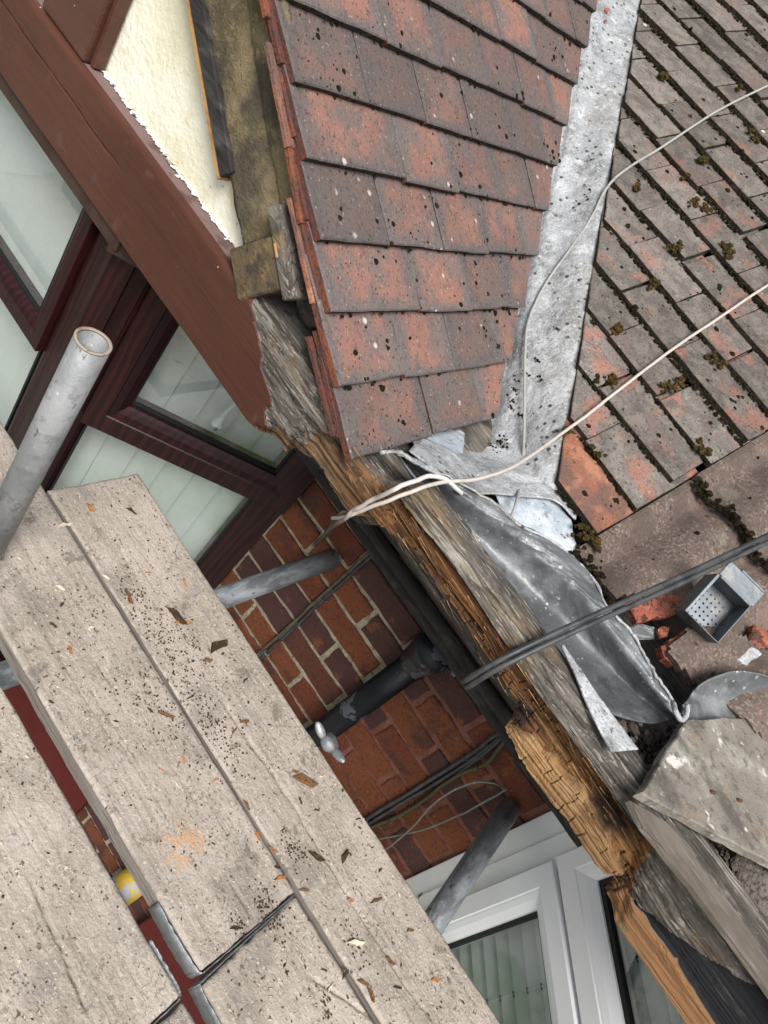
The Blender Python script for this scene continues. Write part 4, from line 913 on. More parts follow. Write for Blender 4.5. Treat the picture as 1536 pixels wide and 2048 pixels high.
# ---------------------------------------------------------------- gable: cream render, battens, undercloak
gw = thing('gable_wall', 'cream rendered gable panel between brown timbers', 'wall', (-1.2, 0.92, -0.6))
nu, nv = 160, 90
XX, TT = np.meshgrid(np.linspace(-2.1, -0.60, nu), np.linspace(0, 1, nv), indexing='ij')
ztop = np.clip(-0.60 - (XX + 0.64) * 0.70, -0.6075, 0.9)
ZZ = -0.612 + (ztop + 0.612) * TT
YY = 0.905 + (fbm(XX * 9, ZZ * 9, 3, 3) - 0.5) * 0.004 + (fbm(XX * 120, ZZ * 120, 2, 5) - 0.5) * 0.0008
mesh('render_panel', np.stack([XX, YY, ZZ], -1).reshape(-1, 3), gridfaces(nu, nv), M['render'], gw, smooth=True)
st = thing('timber_post', 'upright brown painted gable timber at the top left', 'timber', (-1.19, 0.88, -0.606))
box('post_body', (-1.262, -1.122), (0.868, 0.902), (-0.604, 0.3), M['paint_brown'], st, bev=0.006, seg=2)
box('post_lip', (-1.122, -1.108), (0.880, 0.9025), (-0.604, 0.3), M['paint_brown'], st, bev=0.003)
S_ = np.array((0.8207, 0, -0.5713)); UPS = -S_; N2 = np.array((0.5713, 0, 0.8207))
# lines parallel to the verge, measured below the tile plane; O at the verge foot
OV = np.array((-0.305, 0.0, -0.634))
bt = thing('timber_batten', 'black stained batten with bare sawn lower edge, nailed along the cream gable', 'batten', (-0.75, 0.88, -0.52))
ab = lambda x, z: ((x + 0.305) * -0.8207 + (z + 0.634) * 0.5713, (x + 0.305) * 0.5713 + (z + 0.634) * 0.8207)
b0, h0 = ab(-0.757, -0.516)
box('batten_face', (b0, b0 + 1.0), (0.872, 0.899), (h0 - 0.018, h0 + 0.010), M['wood_black'], bt, O=OV, A=UPS, B=Y, C=N2, bev=0.002)
box('bare_edge', (b0 - 0.001, b0 + 1.0), (0.874, 0.900), (h0 - 0.027, h0 - 0.0185), M['wood_bare'], bt, O=OV, A=UPS, B=Y, C=N2, bev=0.0015)
box('thin_lath', (b0 + 0.25, b0 + 1.0), (0.878, 0.900), (h0 + 0.0105, h0 + 0.018), M['wood_grey'], bt, O=OV, A=UPS, B=Y, C=N2, bev=0.0015)
# undercloak
nu, nv = 140, 22
bb, hh = np.meshgrid(np.linspace(0.335, 1.6, nu), np.linspace(-0.165, -0.012, nv), indexing='ij')
yy = 0.893 + (fbm(bb * 40, hh * 40, 4, 8) - 0.5) * 0.010 + 0.010 * np.exp(-((hh + 0.085) / 0.012) ** 2)
P = OV + bb[..., None] * UPS + hh[..., None] * N2; P[..., 1] = yy
ub = mesh('undercloak_board', P.reshape(-1, 3), gridfaces(nu, nv), M['tan'], smooth=True)
md = ub.modifiers.new('t', 'SOLIDIFY'); md.thickness = 0.012; md.offset = -1
tag(ub, 'fibrous tan undercloak strip exposed between the black batten and the tile edges', 'undercloak')
tb_ = thing('timber_block', 'short dirty timber block with two bent nails, at the foot of the cream gable', 'block', (-0.63, 0.87, -0.6))
b1, h1 = ab(-0.628, -0.603)
box('block_body', (b1 - 0.028, b1 + 0.048), (0.856, 0.906), (h1 - 0.012, h1 + 0.078), M['wood_dirty'], tb_, O=OV, A=UPS, B=Y, C=N2, bev=0.003)
for q, (bb_, hh_) in enumerate(((b1 - 0.004, h1 + 0.012), (b1 + 0.004, h1 + 0.05))):
    p = OV + bb_ * UPS + hh_ * N2
    tube('nail', [p + np.array((0, 0.870, 0)), p + np.array((0.002, 0.852, 0)), p + np.array((0.006, 0.848, -0.003)), p + np.array((0.012, 0.849, -0.004))], 0.0014, M['rust'], tb_, n=6, smooth_pts=10)
ob = thing('batten_offcut', 'small split batten offcut wedged beside the orange undercloak tile', 'batten', (-0.56, 0.87, -0.55))
b2, h2 = ab(-0.60, -0.515)
box('offcut_body', (b2 - 0.072, b2 + 0.06), (0.852, 0.892), (h2 - 0.006, h2 + 0.012), M['wood_grey'], ob, O=OV, A=UPS, B=Y, C=N2, bev=0.002)
box('fresh_split', (b2 - 0.012, b2 + 0.008), (0.8505, 0.8528), (h2 - 0.003, h2 + 0.001), M['wood_bare'], ob, O=OV, A=UPS, B=Y, C=N2, bev=0.0004)
rf_ = thing('rafter_foot', 'dark rafter foot in the hollow behind the end of the brown beam', 'rafter', (-0.52, 0.93, -0.6))
box('rafter_body', (0.20, 0.55), (0.935, 0.985), (-0.125, -0.045), M['wood_grey'], rf_, O=OV, A=UPS, B=Y, C=N2, bev=0.003)
box('sole_piece', (-0.64, -0.40), (0.95, 1.10), (-0.606, -0.585), M['wood_black'], rf_, bev=0.003)

# ---------------------------------------------------------------- gable roof: plain clay tiles
roofL = thing('tiled_roof', 'red clay tiled slope of the gable, left of the lead valley', 'roof', (-0.305, 1.1, -0.634))
GL = 0.1036; TILT = 0.132; TH = 0.0140
joints = {0: [0.862, 1.091, 1.271, 1.44], 1: [0.860, 1.033, 1.194, 1.365, 1.53], 2: [0.868, 1.106, 1.280, 1.440, 1.61], 3: [0.868, 1.040, 1.206, 1.372, 1.539, 1.70],
          4: [0.867, 1.113, 1.284, 1.444, 1.614, 1.78], 5: [0.869, 1.039, 1.201, 1.36, 1.537, 1.70]}
rnd = random.Random(21)
left_tops = []
for k in range(0, 15):
    if k in joints: js = joints[k]
    else:
        js = [0.867, 1.112 if k % 2 == 0 else 1.036]
        while js[-1] < 2.6: js.append(js[-1] + 0.166 + rnd.uniform(-0.004, 0.004))
    while js[-1] < 1.33 + 0.845 * (k + 2.5) * GL: js = js + [js[-1] + 0.167]
    for i in range(len(js) - 1):
        b0 = k * GL + rnd.uniform(-0.003, 0.003)
        y0, y1 = js[i] + (0.0012 if i else 0), js[i + 1] - 0.0012
        sk = rnd.uniform(-0.0025, 0.0025)
        poly = [(y0, b0), (y1, b0 + sk), (y1, b0 + 0.19), (y0, b0 + 0.19)]
        poly = clip(poly, (1, -0.845), 1.33 + rnd.uniform(-0.004, 0.004))
        if len(poly) < 3 or abs(area_sign(poly)) < 0.004: continue
        poly = ccw(polyjit(poly, 0.035, 0.0011, rnd))
        lift = rnd.uniform(-0.0012, 0.0016); roll = rnd.uniform(-0.010, 0.010)
        yc = (y0 + y1) / 2
        fn = lambda q, b0=b0, lift=lift, roll=roll, yc=yc: lift - (q[:, 1] - b0) * TILT + (q[:, 0] - yc) * roll
        vs, fs, uv = prism_verts(poly, OV, Y, UPS, N2, TH, 0.0022, fn)
        uv = uv.copy(); uv[:, 1] = np.clip(uv[:, 1] * 1.8, 0, 1.0)
        o = mesh('clay_tile', vs, fs, [M['clay'], M['clay_tail'], M['clay_edge']], roofL, uv=uv)
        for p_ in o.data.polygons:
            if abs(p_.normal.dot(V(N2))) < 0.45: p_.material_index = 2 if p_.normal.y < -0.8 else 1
        left_tops.append((y0, y1, b0))
# undercloak tiles showing at the verge
rnd = random.Random(5)
def ucloak(b0, L, h0, h1, out, m, th=0.0085):
    poly = ccw(polyjit([(0.861 - out, b0), (0.93, b0), (0.93, b0 + L), (0.861 - out, b0 + L)], 0.03, 0.0008, rnd))
    fn = lambda q: h0 + (h1 - h0) * (q[:, 1] - b0) / L
    vs, fs, uv = prism_verts(poly, OV, Y, UPS, N2, th, 0.0012, fn)
    mesh('undercloak_tile', vs, fs, m, roofL, uv=uv)
for k in range(0, 13):
    ucloak(k * GL + 0.030 + rnd.uniform(-0.01, 0.01), 0.118, -0.0140, -0.0262, rnd.uniform(-0.002, 0.001), M['clay_edge'])
for (b0, b1_, h0, h1) in ((0.435, 0.570, -0.0235, -0.0315), (0.335, 0.468, -0.024, -0.029), (0.225, 0.372, -0.0245, -0.0385), (0.035, 0.182, -0.0255, -0.0460), (0.60, 0.74, -0.0245, -0.033)):
    ucloak(b0, b1_ - b0, h0 + 0.003, h1 + 0.005, rnd.uniform(0.004, 0.008), M['clay_orange'] if 0.2 < b0 < 0.3 or 0.4 < b0 < 0.45 else M['clay_edge'], 0.0075)
# deck under the tiles
mesh('roof_deck', [OV + UPS * 0.03 + N2 * -0.062 + np.array((0, 0.925, 0)), OV + UPS * 0.03 + N2 * -0.062 + np.array((0, 1.30, 0)), OV + UPS * 1.6 + N2 * -0.062 + np.array((0, 2.62, 0)), OV + UPS * 1.6 + N2 * -0.062 + np.array((0, 0.925, 0))],
     [(0, 1, 2, 3)], M['deck'], roofL)

# ---------------------------------------------------------------- main roof right of the valley
OR = NR * CR
def rp(a, b, dz=0.0): return OR + a * H + b * U + dz * NR
roofR = thing('tiled_roof', 'grey weathered clay tiled slope right of the lead valley, mossy', 'roof', tuple(rp(-0.2, 0.8)))
GR = 0.1027; TR = 0.140
rnd = random.Random(8)
right_rows = []
for k in range(-1, 17):
    b0r = 0.906 + GR * k
    off = 0.065 if k % 2 == 0 else 0.135
    a_hi = -0.098
    a = -0.165 * 10 + off
    edges = [a_hi]
    a = a_hi - (0.158 if k % 2 == 0 else 0.235)
    while a > -1.9:
        edges.append(a); a -= 0.165 + rnd.uniform(-0.003, 0.003)
    for i in range(len(edges) - 1):
        b0 = b0r + rnd.uniform(-0.006, 0.006)
        rr_ = rnd.random(); gap = 0.0014 if rr_ < 0.78 else (0.005 if rr_ < 0.93 else 0.012)
        a1, a0 = edges[i] - gap, edges[i + 1] + 0.001
        sk = rnd.uniform(-0.003, 0.003)
        poly = [(a0, b0), (a1, b0 + sk), (a1, b0 + 0.19), (a0, b0 + 0.19)]
        poly = clip(poly, (-1, -0.895), -0.504 + rnd.uniform(-0.003, 0.003))
        if len(poly) < 3 or abs(area_sign(poly)) < 0.003: continue
        poly = ccw(polyjit(poly, 0.035, 0.0012, rnd))
        lift = rnd.uniform(-0.001, 0.003); roll = rnd.uniform(-0.018, 0.018); ac = (a0 + a1) / 2
        fn = lambda q, b0=b0, lift=lift, roll=roll, ac=ac: lift - (q[:, 1] - b0) * TR + (q[:, 0] - ac) * roll
        vs, fs, uv = prism_verts(poly, OR, H, U, NR, 0.0185, 0.0018, fn)
        o = mesh('clay_tile', vs, fs, [M['clay_orange'] if k == -1 else M['clay_grey'], M['clay_tail']], roofR, uv=uv)
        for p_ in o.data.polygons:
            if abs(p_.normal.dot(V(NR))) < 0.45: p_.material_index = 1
    right_rows.append(b0r)
mesh('roof_deck', [rp(-0.25, 0.80, -0.058), rp(-0.09, 0.80, -0.058), rp(-0.09, 2.7, -0.058), rp(-2.0, 2.7, -0.058)], [(0, 1, 2, 3)], M['deck'], roofR)

# ---------------------------------------------------------------- neighbour's concrete tiles
roofN = thing('concrete_tiled_roof', 'brown gritty concrete tiled slope at the right edge, with a mossy course line', 'roof', tuple(rp(0.1, 0.76)))
def wave(a): return 0.028 * np.sqrt(np.sin(np.pi * (a + 0.050) / 0.13) ** 2 + 0.04) - 0.016 + 0.003 * np.cos(2 * np.pi * (a - 0.03) / 0.30)
def conc_tile(name, a0, a1, b0, b1, keep=None, lift=0.0, tilt=0.085, parent=None, seed=1, m=None, rot=0.0):
    na, nb = int((a1 - a0) / 0.006) + 2, int((b1 - b0) / 0.008) + 2
    aa, bb = np.meshgrid(np.linspace(a0, a1, na), np.linspace(b0, b1, nb), indexing='ij')
    bj = bb + (fbm(aa * 60, bb * 0, 3, seed) - 0.5) * 0.006 * sstep(b0 + 0.02, b0, bb)
    hh = wave(aa) + lift - (bb - b0) * tilt + (fbm(aa * 40, bb * 40, 2, seed) - 0.5) * 0.002 - 0.012
    hh = hh - 0.006 * sstep(0.012, 0, aa - a0) - 0.005 * sstep(0.008, 0, bb - b0)
    top = OR + aa[..., None] * H + bj[..., None] * U + hh[..., None] * NR
    bot = top - 0.018 * NR
    f = gridfaces(na, nb); 
    ac = (aa[:-1, :-1] + aa[1:, 1:]) / 2; bc = (bb[:-1, :-1] + bb[1:, 1:]) / 2
    kp = np.ones(ac.shape, bool) if keep is None else keep(ac, bc)
    f = f[kp.ravel()]
    n0 = na * nb
    faces = f.tolist() + (f[:, ::-1] + n0).tolist()
    # rim
    ed = {}
    for q in f.tolist():
        for i in range(4):
            e = (q[i], q[(i + 1) % 4]); ed[e] = 1
    for e in list(ed):
        if (e[1], e[0]) not in ed: faces.append((e[1], e[0], e[0] + n0, e[1] + n0))
    return mesh(name, np.vstack([top.reshape(-1, 3), bot.reshape(-1, 3)]), faces, m or M['concrete_tile'], parent)
for r_ in range(6):
    for c_ in range(3):
        a0 = -0.097 + 0.302 * c_; b0 = 0.757 + 0.32 * r_
        if r_ == 0 and c_ >= 1: continue
        keep = None
        if r_ == 0:
            keep = lambda a, b: (b > np.interp(a, [-0.086, 0.004, 0.02, 0.05, 0.075, 0.10, 0.215], [0.75, 0.75, 0.79, 0.835, 0.868, 0.885, 0.93]) + (fbm(a * 60, b * 60, 3, 3) - 0.5) * 0.012)
        conc_tile('concrete_tile', a0, a0 + 0.299, b0, b0 + 0.36, keep, parent=roofN, seed=r_ * 5 + c_)
mesh('roof_deck', [rp(-0.084, 0.86, -0.055), rp(0.9, 0.92, -0.055), rp(0.9, 2.7, -0.055), rp(-0.084, 2.7, -0.055)], [(0, 1, 2, 3)], M['deck'], roofN)
# broken pieces lying at the eaves
def shard(name, poly, lift, thick, m, label, cat, jit=0.003, tilt=0.0, seg=0.012, seed=1, wav=False):
    r0 = random.Random(seed)
    poly = ccw(polyjit(poly, seg, jit, r0))
    bmin = min(p[1] for p in poly)
    fn = lambda q: lift - (q[:, 1] - bmin) * tilt + np.array([r0.uniform(-0.001, 0.001) for _ in q])
    vs, fs, uv = prism_verts(poly, OR, H, U, NR, thick, 0.003, fn)
    o = mesh(name, vs, fs, m, uv=uv)
    return tag(o, label, cat)
shard('broken_tile', [(0.018, 0.772), (0.060, 0.768), (0.088, 0.845), (0.078, 0.878), (0.045, 0.85), (0.024, 0.80)], -0.012, 0.018, M['broken_tile'], 'broken red tile fragment with moss, left of the perforated metal box', 'tile', seed=2)
shard('tile_crumb', [(0.088, 0.792), (0.101, 0.786), (0.108, 0.80), (0.098, 0.815), (0.087, 0.806)], -0.012, 0.014, M['broken_tile'], 'small orange tile crumb just below the perforated metal box', 'tile', seed=3)
cp = thing('tile_piece', 'slipped brown concrete tile piece with broken red left end, above the curled lead', 'tile', tuple(rp(0.18, 0.80)))
def keepP(a, b): return (b > np.interp(a, [0.10, 0.135, 0.19, 0.40], [0.775, 0.760, 0.775, 0.835])) & (b < np.interp(a, [0.115, 0.16, 0.24, 0.40], [0.835, 0.895, 0.955, 1.0])) & (a > 0.118 + (fbm(b * 70, a * 0, 3, 2) - 0.5) * 0.02)
conc_tile('tile_body', 0.10, 0.42, 0.755, 1.0, keepP, lift=0.020, tilt=-0.01, parent=cp, seed=9)
shard_poly = [(0.113, 0.768), (0.130, 0.758), (0.150, 0.764), (0.136, 0.80), (0.128, 0.838), (0.114, 0.83)]
poly = ccw(polyjit(shard_poly, 0.01, 0.003, random.Random(6)))
vs, fs, uv = prism_verts(poly, OR, H, U, NR, 0.022, 0.003, lambda q: 0.006 + 0 * q[:, 0])
mesh('broken_end', vs, fs, M['broken_tile'], cp, uv=uv)
shard('broken_tile', [(0.190, 0.905), (0.260, 0.945), (0.330, 0.99), (0.33, 1.03), (0.22, 0.985), (0.175, 0.955)], -0.004, 0.02, M['broken_tile'], 'broken mossy red tile edge right of the perforated metal box', 'tile', seed=7)

# ---------------------------------------------------------------- lead work
vl = sheet('valley_lead', [K['val0'], K['val1'], K['val1b'], K['val2'], K['val3'], K['val4']], 180, 60, M['lead'], thick=0.003, amp=0.004, fr=14, seed=3)
tag(vl, 'pale grey lead valley lining running up between the two tiled slopes', 'lead valley')
bl = sheet('lead_flashing', [K['blue_a'], K['blue_b'], K['blue_c']], 30, 24, M['lead_blue'], amp=0.003, fr=30, seed=5)
tag(bl, 'blue stained lead flap just under the lowest gable tile', 'lead flashing')
ap = sheet('lead_flashing', [K['apron_a'], K['apron_b'], K['apron_c']], 40, 30, M['lead_blue'], amp=0.006, fr=30, seed=6)
tag(ap, 'blue white lead at the foot of the valley, beside the orange tile', 'lead flashing')
gl_ = sheet('gutter_lead', [K['lead_front'], K['lead_pan'], K['lead_groove'], K['lead_bulge'], K['lead_top']], 200, 90, M['lead_dark'], thick=0.003, amp=0.0050, fr=16, seed=8, flip=False)
tag(gl_, 'big dark crumpled lead gutter sheet lying along the eaves', 'lead sheet')
tg = sheet('lead_tongue', [K['tongue_a'], K['tongue_b']], 40, 14, M['lead'], thick=0.003, amp=0.0015, fr=20, seed=9)
tag(tg, 'pointed pale lead tongue lying on the grey beam top', 'lead strip')
cu = sheet('lead_curl', [K['curl_bot'], K['curl_mid'], K['curl_top']], 80, 40, M['lead_dark'], thick=0.003, amp=0.004, fr=18, seed=10)
tag(cu, 'curled up lead flap at the right, in front of the slipped tile', 'lead sheet')
tube('lead_fold', K['pinch'], 0.004, M['lead'], cu, n=8, smooth_pts=20)
ed_ = tube('torn_rim', catmull(K['lead_top'], 90) + (RNG.random((90, 3)) - 0.5) * 0.003, 0.0024, M['lead'], gl_, n=6, rough=0.0006)
lip = tube('pale_lip', K['white_lip'], 0.003, M['lead'], gl_, n=8, smooth_pts=24, rough=0.001)
for hp_, hr in zip(K['holes'], (0.011, 0.005)):
    lumps('rusty_hole', [hp_], [hr], (-0.248, -0.645, 0.722), M['broken_tile'], flat=0.12, hi=True, jit=0.12, parent=vl)
pt = shard('lead_patch', [(0.155, 0.872), (0.20, 0.875), (0.36, 0.955), (0.36, 0.985), (0.25, 0.945), (0.185, 0.91)], -0.001, 0.003, M['lead'], 'pale lead patch below the perforated box at the right edge', 'lead patch', jit=0.002, seed=11)
shard('lead_patch', [(0.055, 0.745), (0.085, 0.75), (0.10, 0.785), (0.085, 0.80), (0.062, 0.775)], -0.024, 0.003, M['lead_dark'], 'small grey lead scrap between the dark gutter lead and the orange tile crumb', 'lead patch', jit=0.002, seed=12)

# perforated metal box on the neighbour's tiles
pbx = thing('perforated_box', 'small open grey metal box with a perforated floor, on the brown concrete tiles', 'box', tuple(rp(0.12, 0.90)))
OB = np.array((0.1683, 1.2435, -0.5612)); E1 = np.array((0.9748, 0.2221, 0.0207)); E2 = np.array((-0.1715, 0.6866, 0.7065)); E3 = np.cross(E1, E2)
W1, W2, HB, TB = 0.0680, 0.0800, 0.0420, 0.0016
nh1, nh2 = 7, 8
vs, fs = [], []
def vadd(a, b, c): vs.append(OB + E1 * a + E2 * b + E3 * c); return len(vs) - 1
c1, c2 = W1 / nh1, W2 / nh2
for i in range(nh1):
    for j in range(nh2):
        x0, y0 = i * c1, j * c2; cx, cy = x0 + c1 / 2, y0 + c2 / 2
        hole = j <= 6
        sq = [(x0, y0), (cx, y0), (x0 + c1, y0), (x0 + c1, cy), (x0 + c1, y0 + c2), (cx, y0 + c2), (x0, y0 + c2), (x0, cy)]
        o_ = [vadd(a, b, 0) for a, b in sq]
        if hole:
            r_ = 0.0021
            q_ = [vadd(cx + r_ * math.cos(a), cy + r_ * math.sin(a), 0) for a in [math.radians(225 + 45 * t) for t in range(8)]]
            for t in range(8):
                fs.append((o_[t], o_[(t + 1) % 8], q_[(t + 1) % 8], q_[t]))
        else: fs.append(tuple(o_))
fl = mesh('perforated_floor', vs, fs, M['zinc'], pbx)
md = fl.modifiers.new('t', 'SOLIDIFY'); md.thickness = 0.0012
box('side', (0, W1), (-TB, 0), (-0.001, HB), M['zinc'], pbx, O=OB, A=E1, B=E2, C=E3, bev=0.0005)
box('side', (0, W1), (W2, W2 + 0.004), (-0.001, HB + 0.004), M['zinc'], pbx, O=OB, A=E1, B=E2, C=E3, bev=0.0008)
box('side', (-TB - 0.004, 0), (-TB, W2 + 0.004), (-0.001, HB), M['zinc'], pbx, O=OB, A=E1, B=E2, C=E3, bev=0.0008)
box('side', (W1, W1 + TB), (-TB, W2 + 0.004), (-0.001, HB), M['zinc'], pbx, O=OB, A=E1, B=E2, C=E3, bev=0.0005)
box('flange', (-0.004, W1 + 0.004), (W2 + 0.004, W2 + 0.034), (HB - 0.0005, HB + 0.0022), M['zinc'], pbx, O=OB, A=E1, B=E2, C=E3, bev=0.0005)
box('flange', (W1 * 0.3, W1 + 0.002), (W2 + 0.0345, W2 + 0.038), (HB - 0.014, HB + 0.002), M['zinc'], pbx, O=OB, A=E1, B=E2, C=E3, bev=0.0005)

# ---------------------------------------------------------------- loose boards and rubble right of the lead
def plank_poly(name, pts, thick, m, label, cat, seed, jit=0.0015, seg=0.015, mside=None):
    rnd = random.Random(seed)
    P = np.array(pts); O = P.mean(0)
    e1 = P[2] - P[1]; e1 /= np.linalg.norm(e1)
    nrm = np.cross(P[1] - P[0], P[2] - P[1]); nrm /= np.linalg.norm(nrm); nrm *= np.sign(nrm[2])
    e2 = np.cross(nrm, e1)
    poly = ccw(polyjit([((p - O) @ e1, (p - O) @ e2) for p in P], seg, jit, rnd))
    vs, fs, uv = prism_verts(poly, O, e1, e2, nrm, thick, 0.002)
    o = mesh(name, vs, fs, m, uv=uv)
    return tag(o, label, cat)
slab = plank_poly('loose_board', K['slab'], 0.015, M['slab'], 'thick mottled grey board lying loose below the curled lead', 'board', 4)
# nail heads and a split on the slab
for px_, py_ in ((0.36, 0.985), (0.40, 1.03)):
    tube('nail', [(px_, py_, -0.574), (px_, py_, -0.567), (px_ + 0.004, py_ + 0.002, -0.566)], 0.0025, M['rust'], slab, n=6)
strip = plank_poly('grey_board', [K['strip'][i] for i in (0, 1, 2, 3, 4, 5, 6, 7, 8)], 0.010, M['wood_smooth'], 'long smooth grey brown board running to the lower right corner on the beam', 'board', 6, jit=0.0012)
strip2 = box('back_plank', (0.30, 1.2), (0.955, 0.985), (-0.70, -0.618), M['wood_grey'], bev=0.003)
tag(strip2, 'dark plank on edge behind the smooth grey board, under the loose board', 'board')
rnd = random.Random(9)
pts = []; sz = []
for i in range(1500):
    a = rnd.uniform(0.16, 0.62); y_ = rnd.uniform(0.955 + (0.0 if a < 0.3 else 0.04), 1.12)
    if y_ > 0.945 + (a - 0.16) * 1.1 and a < 0.29: continue
    pts.append((a, y_, -0.648 + rnd.uniform(0, 0.022))); sz.append(rnd.uniform(0.002, 0.007) if rnd.random() < 0.93 else rnd.uniform(0.008, 0.014))
tag(lumps('mortar_rubble', pts, sz, (0, 0, 1), M['debris'], flat=0.7), 'dark grit and mortar crumbs in the open gutter below the lead', 'rubble', kind='stuff')
rb = thing('mortar_lump', 'rough grey mortar lump under the loose board at the right edge', 'mortar', (0.52, 1.0, -0.66))
vv = ICO2_V.copy(); vv = vv * (1 + 0.25 * (RNG.random((len(vv), 1)) - 0.5)) * np.array((0.07, 0.045, 0.035)) + np.array((0.53, 1.03, -0.630))
mesh('mortar_body', vv, ICO2_F, M['debris'], rb)
# cobweb wisps on the dark wood
rnd = random.Random(33); wv, wf = [], []
for i in range(60):
    x = rnd.uniform(0.37, 0.47); z = -0.622 + rnd.gauss(0, 0.008) - (x - 0.37) * 0.05; y = 0.858 - rnd.uniform(0, 0.012)
    p = np.array((x, y, z)); q = p + np.array((rnd.uniform(-0.02, 0.02), rnd.uniform(-0.006, 0.004), rnd.uniform(-0.012, 0.012)))
    o = len(wv); w_ = np.array((0, -0.0004, 0.0005)); wv += [p, p + w_, (p + q) / 2 + w_ * 3, q]; wf += [(o, o + 1, o + 2), (o, o + 2, o + 3)]
tag(mesh('cobweb', wv, wf, M['spider']), 'grey wisps of cobweb on the dark torn beam', 'cobweb', kind='stuff')

# ---------------------------------------------------------------- windows
def member(name, parent, P0, E, Oo, t0, t1, z0, z1, side, w, prof, m):
    """one mitred frame member; w = (left, right, bottom, top) widths"""
    wl, wr, wb, wt = w
    wd = {'l': wl, 'r': wr, 'b': wb, 't': wt}[side]
    ring0, ring1 = [], []
    for u, d in prof:
        if side == 'l': a, b = (t0 + u * wl, z0 + u * wb), (t0 + u * wl, z1 - u * wt)
        if side == 'r': a, b = (t1 - u * wr, z1 - u * wt), (t1 - u * wr, z0 + u * wb)
        if side == 'b': a, b = (t1 - u * wr, z0 + u * wb), (t0 + u * wl, z0 + u * wb)
        if side == 't': a, b = (t0 + u * wl, z1 - u * wt), (t1 - u * wr, z1 - u * wt)
        f = lambda q: np.array((P0[0] + E[0] * q[0] + Oo[0] * d, P0[1] + E[1] * q[0] + Oo[1] * d, q[1]))
        ring0.append(f(a)); ring1.append(f(b))
    n = len(prof); vs = ring0 + ring1
    fs = [(i, (i + 1) % n, n + (i + 1) % n, n + i) for i in range(n)] + [tuple(range(n))[::-1], tuple(range(n, 2 * n))]
    o = mesh(name, vs, fs, m, parent)
    bm = bmesh.new(); bm.from_mesh(o.data); bmesh.ops.recalc_face_normals(bm, faces=bm.faces[:]); bm.to_mesh(o.data); bm.free()
    return o
def part(name, parent):
    o = bpy.data.objects.new(name, None); o.empty_display_size = 0.03
    o.matrix_basis = PW[parent.name].copy()
    return link(o, parent)
def frame(prefix, parent, P0, E, Oo, t0, t1, z0, z1, w, d0, m, bevel=True, back=-0.055):
    if not prefix.startswith('gasket'): parent = part(prefix.strip('_'), parent)
    prefix = 'gasket' if prefix.startswith('gasket') else ''
    prof = [(0, back), (0, d0 - 0.002), (0.03, d0), (0.55, d0), (0.58, d0 - 0.0025), (0.64, d0 - 0.003), (0.78, d0 - 0.006), (0.93, d0 - 0.013), (1.0, d0 - 0.017), (1.0, back)] if bevel else [(0, back), (0, d0 - 0.002), (0.03, d0), (0.97, d0), (1, d0 - 0.002), (1, back)]
    for s, nm in (('l', 'stile'), ('r', 'stile'), ('b', 'rail'), ('t', 'rail')):
        if w['lrbt'.index(s)] > 0: member(prefix or nm, parent, P0, E, Oo, t0, t1, z0, z1, s, w, prof, m)
    return parent
def pane(parent, P0, E, Oo, t0, t1, z0, z1, d, name='pane'):
    f = lambda t, z: (P0[0] + E[0] * t + Oo[0] * d, P0[1] + E[1] * t + Oo[1] * d, z)
    nrm = (E[1] * Oo[0] - E[0] * Oo[1])       # face the outside
    return mesh(name, [f(t0, z0), f(t1, z0), f(t1, z1), f(t0, z1)], [(0, 1, 2, 3) if nrm > 0 else (3, 2, 1, 0)], M['glass'], parent)
def gasket(parent, P0, E, Oo, t0, t1, z0, z1, d, w=0.006):
    frame('gasket_', parent, P0, E, Oo, t0, t1, z0, z1, (w,) * 4, d, M['gasket'], False, d - 0.012)
r2 = math.sqrt(0.5)
bay = thing('bay_window', 'dark mahogany framed bay window with vertical blinds, under the brown beam', 'window', (-0.9, 0.95, -2.3))
P0, EE, OO = (XL, WY), (-r2, -r2), (r2, -r2)
LF = 0.590
ZB = -2.25
f_ = frame('frame_', bay, P0, EE, OO, -0.006, LF - 0.045, ZB, -0.785, (0.079, 0.055, 0.08, 0.06), 0.004, M['mahogany'], back=-0.06)
s_ = frame('sash_', bay, P0, EE, OO, 0.0, 0.505, -1.232, -0.80, (0.074, 0.074, 0.088, 0.05), 0.030, M['mahogany'], back=-0.03)
gasket(s_, P0, EE, OO, 0.073, 0.432, -1.145, -0.84, 0.006)
pane(s_, P0, EE, OO, 0.074, 0.431, -1.144, -0.845, 0.0)
gasket(f_, P0, EE, OO, 0.073, 0.490, -2.17, -1.2335, -0.010)
pane(f_, P0, EE, OO, 0.074, 0.489, -2.165, -1.234, -0.014)
# front facet
PF, EF, OF = (-0.905, 0.913), (-1, 0), (0, -1)
f_ = frame('frame_', bay, PF, EF, OF, 0.045, 1.10, ZB, -0.785, (0.050, 0.05, 0.08, 0.032), 0.004, M['mahogany'], back=-0.06)
s_ = frame('sash_', bay, PF, EF, OF, 0.085, 1.06, -1.155, -0.79, (0.048, 0.06, 0.058, 0.03), 0.018, M['mahogany'], back=-0.03)
gasket(s_, PF, EF, OF, 0.132, 1.0, -1.098, -0.818, 0.002)
pane(s_, PF, EF, OF, 0.133, 0.999, -1.097, -0.819, -0.002)
gasket(f_, PF, EF, OF, 0.1, 1.05, -2.17, -1.157, -0.010)
pane(f_, PF, EF, OF, 0.101, 1.049, -2.165, -1.158, -0.014)
